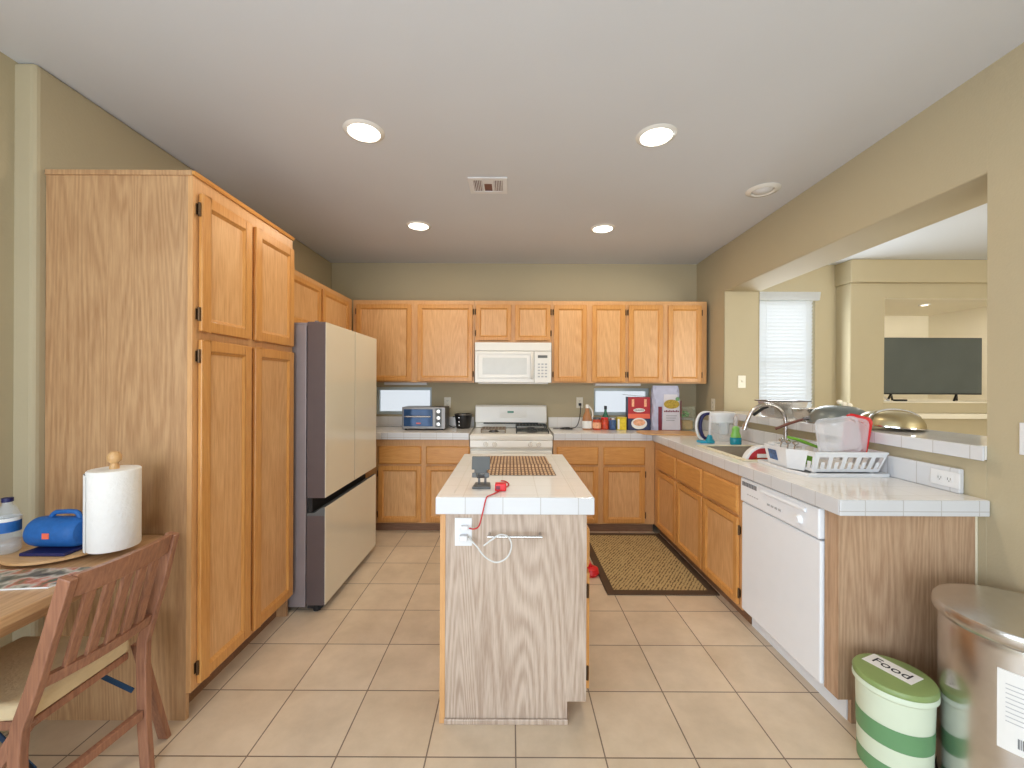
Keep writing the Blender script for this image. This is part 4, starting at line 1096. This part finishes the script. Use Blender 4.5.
def disc(mb, r_, y_off, th, n=32, sz=1.0, dz=0.0, dx=0.0):
    mb.lathe([(0, 0), (r_, 0), (r_, -th), (0, -th)], (cx + dx, cy - y_off, cz + dz), n, 'y', sy=sz); return mb


disc(MB(), .116, -.02, .05).build('tub_body', 'plastic_w', fd, bevel=0.008, seg=3)
disc(MB(), .102, .0305, .002).build('red_label', 'box_red', fd)
disc(MB(), .080, .033, .002, dz=-.008).build('picture', 'tomato', fd)
MB().box(cx - .045, cx + .045, cy - .0375, cy - .0352, cz + .045, cz + .068).build('name_strip', 'paper', fd)

# ---------------------------------------------------------------- dish rack with its load
dr = thing('dish_rack', 'white plastic dish rack with drip tray on the counter by the sink', 'dish rack', (1.67, 2.25, HK))
tr = MB(); tr.prism([(1.445, 2.17), (1.475, 2.055), (1.875, 2.055), (1.875, 2.44), (1.455, 2.44)], HK + .0005, HK + .008, 'z')
tr.tube([(1.447, 2.17, HK + .012), (1.477, 2.058, HK + .012), (1.872, 2.058, HK + .012), (1.872, 2.437, HK + .012), (1.457, 2.437, HK + .012)], .007, 8, closed=True)
tr.build('drip_tray', 'plastic_w', dr, smooth=True)
zb, zt = HK + .022, HK + .118
BX0, BX1, BY0, BY1 = 1.517, 1.845, 2.085, 2.42; fl_ = .026
bk = MB()
bk.box(BX0, BX1, BY0, BY1, zb, zb + .004)


def slotted(mb, p0, p1, q0, q1, nslots, solid=0.3):
    """wall between bottom edge p0-p1 and top edge q0-q1 with slots"""
    P0, P1, Q0, Q1 = map(Vector, (p0, p1, q0, q1))
    nrm = (P1 - P0).cross(Q0 - P0).normalized() * .0028

    def quad(s0, s1, t0, t1):
        def pt(s_, t_): return (P0.lerp(P1, s_)).lerp(Q0.lerp(Q1, s_), t_)
        c = [pt(s0, t0), pt(s1, t0), pt(s1, t1), pt(s0, t1)]
        mb.loft([[tuple(v) for v in c], [tuple(v + nrm) for v in c]])
    quad(0, 1, 0, .16); quad(0, 1, .80, 1)
    w = 1 / nslots
    for k in range(nslots):
        quad(k * w, k * w + w * solid, .16, .80)
        quad(k * w + w * (solid + (1 - solid) / 2) - w * .13, k * w + w * (solid + (1 - solid) / 2) + w * .13, .16, .52)
    quad(1 - w * .12, 1, .16, .80)


bl_, br2, fl2, fr2 = (BX0, BY1, zb), (BX1, BY1, zb), (BX0, BY0, zb), (BX1, BY0, zb)
BL, BR, FL, FR = (BX0 - .005, BY1 + .01, zt), (BX1 + fl_, BY1 + .01, zt), (BX0 - .005, BY0 - fl_, zt), (BX1 + fl_, BY0 - fl_, zt)
slotted(bk, fl2, fr2, FL, FR, 5); slotted(bk, br2, bl_, BR, BL, 5); slotted(bk, fr2, br2, FR, BR, 4); slotted(bk, bl_, fl2, BL, FL, 4)
bk.tube([FL, FR, BR, BL], .006, 8, closed=True)
for xx in (BX0 + .02, BX1 - .02):
    for yy in (BY0 + .02, BY1 - .02): bk.box(xx - .008, xx + .008, yy - .008, yy + .008, HK + .0085, zb)
bk.build('basket', 'plastic_w', dr)
cd = MB(); c0 = [(1.466, 2.20), (1.508, 2.13), (1.508, 2.36), (1.466, 2.36)]; c1 = [(1.448, 2.185), (1.509, 2.105), (1.509, 2.375), (1.448, 2.375)]
cd.loft([[(x, y, HK + .016) for x, y in c0], [(x, y, HK + .122) for x, y in c1], [(x + (1.480 - x) * .12, y + (2.28 - y) * .05, HK + .122) for x, y in c1], [(x + (1.480 - x) * .12, y + (2.28 - y) * .05, HK + .03) for x, y in c0]])
cdo = cd.build('utensil_caddy', 'plastic_w', dr, bevel=0.003)
stk = MB(); stk.loft([[(1.4605, 2.335, HK + .045), (1.4605, 2.265, HK + .045), (1.4485, 2.268, HK + .100), (1.4485, 2.338, HK + .100)], [(1.4595, 2.335, HK + .045), (1.4595, 2.265, HK + .045), (1.4475, 2.268, HK + .100), (1.4475, 2.338, HK + .100)]]); stk.build('sticker', 'can_blue', cdo)


def tub(name, label, mat, cx, cy, cz, w, h, d, rot, lip=.012, cat='food container', group=None):
    """open box-shaped container on its side, opening toward local +y"""
    t_ = MB(); w2, h2 = w / 2, h / 2

    def ring(s_, y, r_=.03):
        pts = []
        for sx__, sz__, a0 in ((1, 1, 0), (-1, 1, 90), (-1, -1, 180), (1, -1, 270)):
            for k in range(5):
                a_ = math.radians(a0 + k * 22.5); pts.append((sx__ * (w2 * s_ - r_) + r_ * math.cos(a_), y, sz__ * (h2 * s_ - r_) + r_ * math.sin(a_)))
        return pts
    t_.loft([ring(.86, 0), ring(.90, .006), ring(1, d), ring(1.0 + lip / w2, d), ring(1.0 + lip / w2, d + .006), ring(.985, d + .006), ring(.885, .008), ring(.8, .004)], True, True)
    o = t_.build(name, mat, None, smooth=True); o.location = (cx, cy, cz); o.rotation_euler = rot
    return tag(o, label, cat, group)


tub('food_container', 'large clear plastic container tipped up in the dish rack', 'clear', 1.655, 2.075, 1.132, .195, .165, .020, (math.radians(-3), math.radians(-6), 0))
tub('food_container', 'frosted clear tub standing behind the large clear one and before the red one', 'clear', 1.748, 2.108, 1.130, .135, .160, .014, (math.radians(-3), math.radians(9), 0))
tub('food_container', 'bright red plastic container leaning at the right end of the dish rack', 'red', 1.800, 2.136, 1.132, .118, .168, .022, (math.radians(-3), math.radians(13), 0))
gs = MB(); gs.loft([[(1.500, 2.255, 1.098), (1.530, 2.20, 1.090), (1.530, 2.20, 1.104), (1.500, 2.255, 1.112)], [(1.66, 2.285, 1.050), (1.66, 2.235, 1.042), (1.66, 2.235, 1.058), (1.66, 2.285, 1.066)]])
tag(recenter(gs.build('spatula', 'green', None, bevel=0.004)), 'green flat-handled utensil lying across the dish rack basket', 'utensil')
ut = thing('steel_utensil', 'steel utensils standing in the white caddy at the left end of the dish rack', 'utensil', (1.49, 2.25, 1.0))
uu = MB()
for (x_, y_, dx_) in ((1.482, 2.20, .020), (1.488, 2.25, .010), (1.490, 2.32, .018)):
    uu.tube([(x_, y_, .965), (x_ + dx_, y_ - .01, 1.070)], .004, 6); uu.lathe([(0, -.014), (.013, -.004), (.015, .006), (0, .016)], (x_ + dx_, y_ - .01, 1.078), 10)
uu.build('spoons', 'steel', ut, smooth=True)
cp_ = MB(); cp_.lathe([(0, 0), (.030, 0), (.036, .05), (.034, .05), (.028, .004), (0, .004)], (1.62, 2.27, HK + .027), 20)
tag(recenter(cp_.build('bowl', 'green', None, smooth=True)), 'small green bowl seen through the front slots of the dish rack', 'bowl')

# ---------------------------------------------------------------- on the ledge
LZ = 1.1465
sp_ = thing('steel_pan', 'rectangular stainless pan with dark handle on the ledge left of the steel bowl', 'pan', (1.99, 3.12, LZ))
pr = MB(); w_, d2 = .125, .10; cx, cy = 2.045, 3.13
pr.loft([[(cx + sx__ * (w_ - .02), cy + sy__ * (d2 - .02), LZ + .001) for sx__, sy__ in ((-1, -1), (1, -1), (1, 1), (-1, 1))],
         [(cx + sx__ * w_, cy + sy__ * d2, LZ + .115) for sx__, sy__ in ((-1, -1), (1, -1), (1, 1), (-1, 1))],
         [(cx + sx__ * (w_ + .012), cy + sy__ * (d2 + .012), LZ + .120) for sx__, sy__ in ((-1, -1), (1, -1), (1, 1), (-1, 1))],
         [(cx + sx__ * (w_ + .012), cy + sy__ * (d2 + .012), LZ + .123) for sx__, sy__ in ((-1, -1), (1, -1), (1, 1), (-1, 1))],
         [(cx + sx__ * (w_ - .004), cy + sy__ * (d2 - .004), LZ + .119) for sx__, sy__ in ((-1, -1), (1, -1), (1, 1), (-1, 1))],
         [(cx + sx__ * (w_ - .024), cy + sy__ * (d2 - .024), LZ + .004) for sx__, sy__ in ((-1, -1), (1, -1), (1, 1), (-1, 1))]])
pr.build('body', 'steel', sp_, bevel=0.010, seg=3)
rr2 = [(cx + sx__ * (w_ + .013), cy + sy__ * (d2 + .013), LZ + .1215) for sx__, sy__ in ((-1, -1), (1, -1), (1, 1), (-1, 1))]
for k in range(4): MB().tube([rr2[k], rr2[(k + 1) % 4]], .0045, 8).build('rim_bar', 'steel_d', sp_, smooth=True)
MB().tube([(cx - w_ - .004, cy - .04, LZ + .075), (cx - w_ - .05, cy - .05, LZ + .065), (cx - w_ - .13, cy - .07, LZ + .020)], [.007, .011, .012], 10).build('handle', 'black', sp_, smooth=True)
sb = MB(); sb.lathe([(0, .001), (.055, .001), (.078, .02), (.092, .075), (.098, .078), (.092, .080), (.074, .024), (.05, .006), (0, .006)], (2.055, 2.88, LZ), 32)
tag(recenter(sb.build('steel_bowl', 'steel', None, smooth=True)), 'small stainless bowl on the ledge between rectangular pan and grey skillet', 'bowl')
sk_ = thing('skillet', 'upturned grey-blue skillet with brown handle drying on the ledge', 'skillet', (2.04, 2.60, LZ))
cx, cy = 2.052, 2.60
MB().lathe([(.160, .001), (.164, .006), (.150, .05), (.125, .085), (.085, .105), (.04, .112), (0, .114)], (cx, cy, LZ), 40).build('pan', 'pan_dark', sk_, smooth=True)
MB().lathe([(.160, .0), (.168, .002), (.168, .008), (.160, .010)], (cx, cy, LZ), 40, cap=False).build('rim', 'steel', sk_, smooth=True)
MB().tube([(cx - .145, cy + .05, LZ + .030), (cx - .175, cy + .065, LZ + .022)], .012, 10).build('handle_ferrule', 'steel_d', sk_, smooth=True)
MB().tube([(cx - .172, cy + .063, LZ + .022), (cx - .24, cy + .10, LZ - .01), (cx - .31, cy + .135, LZ - .050)], [.011, .013, .012], 10, flat=.7).build('handle', 'handle_br', sk_, smooth=True)
wk = thing('steel_wok', 'large upturned stainless pan with bright rim on the near part of the ledge', 'pan', (2.06, 2.22, LZ))
cx, cy = 2.072, 2.265
rot_ = Matrix.Rotation(math.radians(4), 4, 'Y')


def wkf(p):
    v = rot_ @ Vector(p); return (v.x + cx, v.y + cy, v.z + LZ + .014)


MB(wkf).lathe([(.142, .0), (.139, .028), (.126, .055), (.10, .074), (.06, .084), (0, .087)], (0, 0, 0), 40).build('dome', 'steel_reflect', wk, smooth=True)
MB(wkf).lathe([(.140, -.003), (.150, .0), (.150, .006), (.140, .006)], (0, 0, 0), 40, cap=False).build('rim', 'chrome', wk, smooth=True)
hb2 = MB(wkf); bp_ = []
for k in range(13):
    a_ = math.pi * (0.18 + 0.86 * (1 - k / 12)); bp_.append((.150 * math.cos(a_) + .002, -.03, .008 + .087 * max(0.0, math.sin(a_)) ** .8))
hb2.tube(bp_, .007, 8); hb2.tube([(bp_[0][0], -.03, bp_[0][2]), (bp_[0][0] - .004, -.03, .012), (bp_[0][0] - .006, -.035, .004)], .007, 8)
hb2.build('handle', 'chrome', wk, smooth=True)
fv = thing('flower_vase', 'small vase of white flowers on the ledge behind the skillet', 'flowers', (2.24, 2.80, LZ))
MB().lathe([(0, .001), (.022, .001), (.028, .03), (.014, .06), (.017, .072), (0, .072)], (2.245, 2.80, LZ), 16).build('vase', 'plastic_w', fv, smooth=True)
pt_ = MB()
for (dx_, dy_, dz_, rr_) in ((-.028, 0, .128, .018), (.008, .01, .112, .020), (.030, -.01, .105, .019), (-.006, -.015, .10, .014)):
    pt_.lathe([(0, -rr_), (rr_ * .7, -rr_ * .6), (rr_, 0), (rr_ * .75, rr_ * .6), (rr_ * .3, rr_ * .8), (0, rr_ * .5)], (2.245 + dx_, 2.80 + dy_, LZ + dz_), 10)
pt_.build('blossoms', 'petal', fv, smooth=True)
sm = MB()
for dx_, dz_ in ((-.028, .12), (.008, .10), (.030, .095)): sm.tube([(2.245, 2.80, LZ + .06), (2.245 + dx_, 2.80, LZ + dz_)], .002, 6)
sm.build('stems', 'leafy', fv)

# ---------------------------------------------------------------- television in the niche
tv = thing('television', 'black flat television on splayed feet in the living room wall niche', 'television', (4.52, 4.5, 1.222))
MB().box(3.985, 5.085, 4.48, 4.52, 1.292, 1.905).build('casing', 'black', tv, bevel=0.004)
MB().box(3.995, 5.075, 4.476, 4.4797, 1.306, 1.897).build('screen', 'screen', tv)
for xx, s_ in ((4.12, -1), (4.83, 1)):
    ff_ = MB(); ff_.bar((xx, 4.50, 1.292), (xx - .09, 4.44, 1.2275), .018, .010); ff_.bar((xx, 4.50, 1.292), (xx + .09, 4.58, 1.2275), .018, .010); ff_.build('foot', 'black', tv)
rmx = MB().box(4.03, 4.14, 4.33, 4.38, 1.2225, 1.243).build('remote_control', 'black', None, bevel=0.005); tag(recenter(rmx), 'dark remote control lying in the niche below the left end of the television', 'remote')
o = MB().tube(smooth_path([(3.99, 4.40, 1.2265), (3.93, 4.38, 1.2265), (3.98, 4.36, 1.2275), (3.995, 4.42, 1.25), (3.99, 4.475, 1.29)]), .005, 6).build('television_cable', 'plastic_w', None, smooth=True)
tag(recenter(o), 'white cable drooping from the left corner of the television', 'cable')

t_ = thing('niche_light', 'small lit puck light in the ceiling of the television niche', 'light', (4.50, 4.52, 2.272))
MB().lathe([(.035, -.0005), (.050, -.001), (.048, -.010), (.035, -.012)], (4.50, 4.52, 2.272), 24, cap=False).build('ring', 'white', t_, smooth=True)
MB().lathe([(.0345, -.002), (.03, -.008), (0, -.009)], (4.50, 4.52, 2.272), 20).build('lens', 'lens', t_, smooth=True)
l = bpy.data.lights.new('lamp', 'AREA'); l.shape = 'DISK'; l.size = 0.07; l.energy = 6.0; l.color = (1.0, 0.93, 0.82)
o = bpy.data.objects.new('lamp', l); COL.objects.link(o); o.parent = t_; o.location = (0, 0, -0.02)

# ---------------------------------------------------------------- bins at the right
gbn = thing('food_bin', 'small round pale green bin with olive lid and handwritten paper label', 'bin', (1.400, 1.512, 0))
cx, cy, r_, h_ = 1.400, 1.512, .110, .322
MB().lathe([(0, .001), (r_ * .93, .001), (r_ * .94, .008), (r_, h_ - .02), (0, h_ - .02)], (cx, cy, 0), 44).build('body', 'bin_white', gbn, smooth=True)
MB().lathe([(r_ * .945, .004), (r_ * .955, .06)], (cx, cy, 0), 44, cap=False).build('base_band', 'bin_band', gbn, smooth=True)
MB().lathe([(r_ * .974, .125), (r_ * .986, .195)], (cx, cy, 0), 44, cap=False).build('middle_band', 'bin_band', gbn, smooth=True)
MB().lathe([(r_ + .002, h_ - .03), (r_ + .009, h_ - .022), (r_ + .009, h_ - .012), (r_ + .004, h_ - .004), (0, h_ - .004)], (cx, cy, 0), 44).build('collar', 'bin_white', gbn, smooth=True)
lid = MB().lathe([(r_ + .008, h_ - .0038), (r_ + .009, h_ + .006), (r_ + .004, h_ + .014), (r_ - .012, h_ + .017), (0, h_ + .017)], (cx, cy, 0), 44).build('lid', 'bin_green', gbn, smooth=True)
ang = math.radians(-68); u_ = Vector((math.cos(ang), math.sin(ang), 0)); v_ = Vector((-u_.y, u_.x, 0)); c0_ = Vector((cx + .012, cy + .022, h_ + .0174))
qq = [c0_ + u_ * a_ + v_ * b_ for a_, b_ in ((-.075, -.040), (.075, -.040), (.075, .040), (-.075, .040))]
lb = MB().loft([[tuple(v) for v in qq], [tuple(v + Vector((0, 0, .0008))) for v in qq]]).build('paper_label', 'paper', lid)
text('lettering', 'Food', 0.056, 'ink', lb, tuple(c0_ + Vector((0, 0, .0012))), (0, 0, ang))

sc = thing('trash_can', 'large round brushed steel trash can at the right edge', 'trash can', (1.69, 1.36, 0))
cx, cy, r_, h_ = 1.674, 1.352, .196, .62
MB().lathe([(0, .001), (r_, .001), (r_, .57), (r_ - .004, .595), (0, .595)], (cx, cy, 0), 56).build('body', 'steel_can', sc, smooth=True)
MB().lathe([(r_ + .004, .0005), (r_ + .005, .03), (r_ + .0005, .034)], (cx, cy, 0), 56, cap=False).build('base_ring', 'black', sc, smooth=True)
MB().lathe([(r_ + .002, .5955), (r_ + .013, .606), (r_ + .016, .614), (r_ + .016, .636), (r_ + .012, .643), (r_ - .02, .646), (0, .648)], (cx, cy, 0), 56).build('lid', 'steel', sc, smooth=True)
lb = MB(); n_ = 10; a0, a1 = math.radians(204), math.radians(256); rg = []
for k in range(n_ + 1):
    a_ = a0 + (a1 - a0) * k / n_; ca, sa = math.cos(a_), math.sin(a_)
    rg.append([(cx + ca * q_, cy + sa * q_, z) for q_, z in ((r_ + .0006, .285), (r_ + .0016, .285), (r_ + .0016, .525), (r_ + .0006, .525))])
st_ = lb.loft(rg).build('sticker', 'paper', sc)
pr = MB()
for row in range(9):
    z = .485 - row * .014
    for k in range(4):
        a_ = math.radians(209 + k * 4); a2 = math.radians(213.2 + k * 4)
        rg = [[(cx + math.cos(q2) * q_, cy + math.sin(q2) * q_, zz) for q_, zz in ((r_ + .0017, z), (r_ + .0021, z), (r_ + .0021, z + .0025), (r_ + .0017, z + .0025))] for q2 in (a_, a2)]
        pr.loft(rg)
pr.build('print_lines', 'grey_l', st_)
pr = MB()
for k in range(14):
    a_ = math.radians(216 + k * .9); a2 = a_ + math.radians(.45 if k % 3 else .7)
    pr.loft([[(cx + math.cos(q2) * q_, cy + math.sin(q2) * q_, zz) for q_, zz in ((r_ + .0017, .305), (r_ + .0021, .305), (r_ + .0021, .335), (r_ + .0017, .335))] for q2 in (a_, a2)])
pr.build('barcode', 'grey_m', st_)

# ---------------------------------------------------------------- dining table, its things and the chair
TZ = 0.77
tb_ = thing('dining_table', 'light brown wooden dining table against the left wall', 'table', (-1.6, 1.1, 0))
rr_ = .11; pts = [(-1.975, .52), (-1.325, .52)] + [(-1.325 - rr_ + rr_ * math.cos(math.radians(a)), 1.68 - rr_ + rr_ * math.sin(math.radians(a))) for a in range(0, 91, 15)] + [(-1.90, 1.68), (-1.90, 1.655), (-1.975, 1.655)]
MB().prism(pts, TZ - .032, TZ, 'z').build('tabletop', 'table', tb_, bevel=0.005)
ap = MB(); ap.box(-1.93, -1.42, 1.55, 1.57, TZ - .10, TZ - .033); ap.box(-1.93, -1.42, .60, .62, TZ - .10, TZ - .033); ap.box(-1.93, -1.91, .62, 1.55, TZ - .10, TZ - .033); ap.box(-1.44, -1.42, .62, 1.55, TZ - .10, TZ - .033)
ap.build('apron', 'table', tb_)
MB().lathe([(0, .05), (.06, .05), (.045, .12), (.035, .30), (.05, .50), (.07, TZ - .101), (0, TZ - .101)], (-1.68, 1.05, 0), 24).build('pedestal', 'table', tb_, smooth=True)
for ax_, ay_ in ((.22, .30), (.22, -.30), (-.20, .30), (-.20, -.30)):
    MB().bar((-1.68, 1.05, .085), (-1.68 + ax_, 1.05 + ay_, .022), .05, .04).build('leg', 'table', tb_, bevel=0.006)
lz = MB().lathe([(0, .0005), (.05, .0005), (.05, .006), (.140, .008), (.155, .012), (.155, .020), (.148, .022), (0, .022)], (-1.62, 1.512, TZ), 48).build('round_board', 'board', None, smooth=True)
tag(recenter(lz), 'round light wooden board on the table under towel roll and speaker', 'board')
BZ = TZ + .0225
pt = thing('paper_towel_roll', 'white paper towel roll standing on the round board', 'paper towel', (-1.428, 1.496, BZ))
cx, cy = -1.428, 1.496
MB().lathe([(.020, .002), (.072, .002), (.074, .006), (.074, .278), (.071, .281), (.020, .281)], (cx, cy, BZ), 48).build('roll', 'terry', pt, smooth=True)
sh = MB(); rg = []
for k in range(9):
    a_ = math.radians(178 + k * 8); q_ = .0755 + .0022 * (8 - k) / 2
    rg.append([(cx + math.cos(a_) * q_, cy + math.sin(a_) * q_, BZ + .003), (cx + math.cos(a_) * (q_ + .001), cy + math.sin(a_) * (q_ + .001), BZ + .003), (cx + math.cos(a_) * (q_ + .001), cy + math.sin(a_) * (q_ + .001), BZ + .270), (cx + math.cos(a_) * q_, cy + math.sin(a_) * q_, BZ + .270)])
sh.loft(rg).build('loose_sheet', 'terry', pt, smooth=True)
hs = thing('paper_towel_holder', 'light wooden towel holder knob above the white roll', 'holder', (cx, cy, BZ))
MB().lathe([(0, .0005), (.014, .0005), (.014, .29), (.010, .300), (.020, .312), (.021, .328), (.012, .342), (0, .344)], (cx, cy, BZ), 24).build('post', 'knob', hs, smooth=True)

bk = MB().box(-1.665, -1.512, 1.405, 1.530, BZ + .0005, BZ + .012).build('flat_box', 'navy', None, bevel=0.003); tag(recenter(bk), 'dark blue box lying flat under the blue speaker', 'box')
spk = thing('portable_speaker', 'blue fabric barrel speaker with carry handle on the round board', 'speaker', (-1.60, 1.47, BZ + .0125))
sx_, sy_, sz_ = -1.678, 1.470, BZ + .0125 + .0525
MB().lathe([(0, 0), (.040, 0), (.049, .008), (.052, .025), (.052, .145), (.049, .162), (.040, .170), (0, .170)], (sx_, sy_, sz_), 32, 'x').build('barrel', 'blue', spk, smooth=True)
MB().tube(smooth_path([(sx_ + .05, sy_, sz_ + .046), (sx_ + .065, sy_, sz_ + .064), (sx_ + .085, sy_, sz_ + .068), (sx_ + .14, sy_, sz_ + .068), (sx_ + .155, sy_, sz_ + .046)]), .008, 8).build('handle', 'blue', spk, smooth=True)
MB().box(sx_ + .078, sx_ + .102, sy_ - .0545, sy_ - .051, sz_ - .010, sz_ + .010).build('badge', 'orange', spk, bevel=0.002)
wb = thing('water_bottle', 'clear plastic water bottle with blue cap and label at the left edge', 'bottle', (-1.76, 1.43, BZ))
cx, cy = -1.745, 1.440
MB().lathe([(0, .001), (.028, .001), (.033, .008), (.033, .035), (.031, .04), (.033, .045), (.033, .120), (.026, .145), (.013, .168), (.0125, .176), (0, .176)], (cx, cy, BZ), 28).build('body', 'clear2', wb, smooth=True)
MB().lathe([(.0335, .075), (.0335, .112)], (cx, cy, BZ), 28, cap=False).build('label', 'blue', wb, smooth=True)
MB().lathe([(.0337, .112), (.0337, .124)], (cx, cy, BZ), 28, cap=False).build('label_edge', 'paper', wb, smooth=True)
MB().lathe([(.0145, .1765), (.0145, .190), (0, .191)], (cx, cy, BZ), 20).build('cap', 'navy', wb, smooth=True)
mg = thing('magazine', 'glossy magazine with leafy cover lying on the table before the round board', 'magazine', (-1.5, 1.30, TZ))
q = [(-1.66, 1.345), (-1.62, 1.205), (-1.375, 1.235), (-1.33, 1.372), ]
mg.location = (-1.5, 1.30, TZ); ORG[mg.name] = (-1.5, 1.30, TZ)
MB().loft([[(x, y, TZ + .0006) for x, y in q], [(x, y, TZ + .0052) for x, y in q]]).build('pages', 'paper', mg)
MB().loft([[(x, y, TZ + .0054) for x, y in q], [(x, y, TZ + .006) for x, y in q]]).build('cover', 'magazine', mg)

ch = thing('dining_chair', 'dark walnut slat-back folding chair with cream seat pulled up to the table', 'chair', (-1.35, 1.31, 0))
NT, NS = Vector((-1.208, 1.135, .850)), Vector((-1.335, 1.135, .42))
FT, FS = Vector((-1.200, 1.475, .850)), Vector((-1.298, 1.475, .46))


def post(pts, w, t_):
    mb = MB(); rg = []
    for i, p in enumerate(pts):
        p = Vector(p); a_ = Vector(pts[max(i - 1, 0)]); b_ = Vector(pts[min(i + 1, len(pts) - 1)]); d_ = (b_ - a_).normalized()
        s_ = Vector((0, 1, 0)); n_ = d_.cross(s_).normalized()
        rg.append([tuple(p + s_ * sa * t_ / 2 + n_ * sb_ * w / 2) for sa, sb_ in ((-1, -1), (1, -1), (1, 1), (-1, 1))])
    return mb.loft(rg)


post([NT, (-1.252, 1.135, .70), (-1.298, 1.135, .55), (-1.338, 1.135, .44), (-1.345, 1.135, .36), (-1.335, 1.135, .15), (-1.31, 1.135, .0)], .036, .024).build('back_post', 'chair', ch, bevel=0.003)
post([FT, (-1.235, 1.475, .70), (-1.272, 1.475, .57), (-1.300, 1.475, .47), (-1.302, 1.475, .38), (-1.298, 1.475, .18), (-1.285, 1.475, .0)], .036, .024).build('back_post', 'chair', ch, bevel=0.003)
for y_, yb, xb in ((1.165, 1.08, -1.60), (1.500, 1.620, -1.345)):
    post([(-1.345, y_, .44), ((-1.345 + xb) / 2, (y_ + yb) / 2, .22), (xb, yb, 0.0)], .038, .022).build('front_leg', 'chair', ch, bevel=0.003)


def curved_rail(z0, z1, fx, w, name, bow=.020, yo=0.0):
    rg = []; n_ = 12
    for k in range(n_ + 1):
        t_ = k / n_; y_ = 1.148 + (1.462 - 1.148) * t_; b_ = bow * 4 * t_ * (1 - t_)
        xa = fx(z0, t_) + b_; xb = fx(z1, t_) + b_; th = w / 2
        rg.append([(xa - th, y_, z0), (xa + th, y_, z0), (xb + th, y_, z1), (xb - th, y_, z1)])
    return MB().loft(rg).build(name, 'chair', ch, bevel=0.002)


def backx(z, t_):
    a_ = NT.lerp(NS, (0.85 - z) / .43).x; b_ = FT.lerp(FS, (0.85 - z) / .39).x
    return a_ + (b_ - a_) * t_


curved_rail(.785, .852, backx, .022, 'top_rail'); curved_rail(.535, .570, backx, .022, 'lower_rail')
for k in range(5):
    t_ = (k + 1) / 6; y_ = 1.148 + .314 * t_; b_ = .020 * 4 * t_ * (1 - t_)
    za, zb_ = .565, .790
    rg = []
    for z in (za, zb_):
        x_ = backx(z, t_) + b_; rg.append([(x_ - .006, y_ - .015, z), (x_ + .006, y_ - .015, z), (x_ + .006, y_ + .015, z), (x_ - .006, y_ + .015, z)])
    MB().loft(rg).build('slat', 'chair', ch, bevel=0.001)
sf = MB().prism([(-1.335, 1.155), (-1.335, 1.455), (-1.72, 1.475), (-1.72, 1.135)], .415, .440, 'z').build('seat_frame', 'chair', ch, bevel=0.003)
cu = MB().prism([(-1.330, 1.152), (-1.330, 1.458), (-1.50, 1.475), (-1.725, 1.470), (-1.725, 1.140), (-1.50, 1.135)], .4405, .490, 'z').build('cushion', 'cushion', ch, bevel=0.016, seg=4)
sr = MB(); sr.bar((-1.330, 1.147, .215), (-1.300, 1.463, .215), .022, .030); sr.build('stretcher', 'chair', ch, bevel=0.003)
for yy in (1.19, 1.44):
    MB().bar((-1.50, yy, .405), (-1.325, yy + (.02 if yy > 1.3 else -.03), .30), .003, .018).build('folding_bracket', 'bracket', ch)
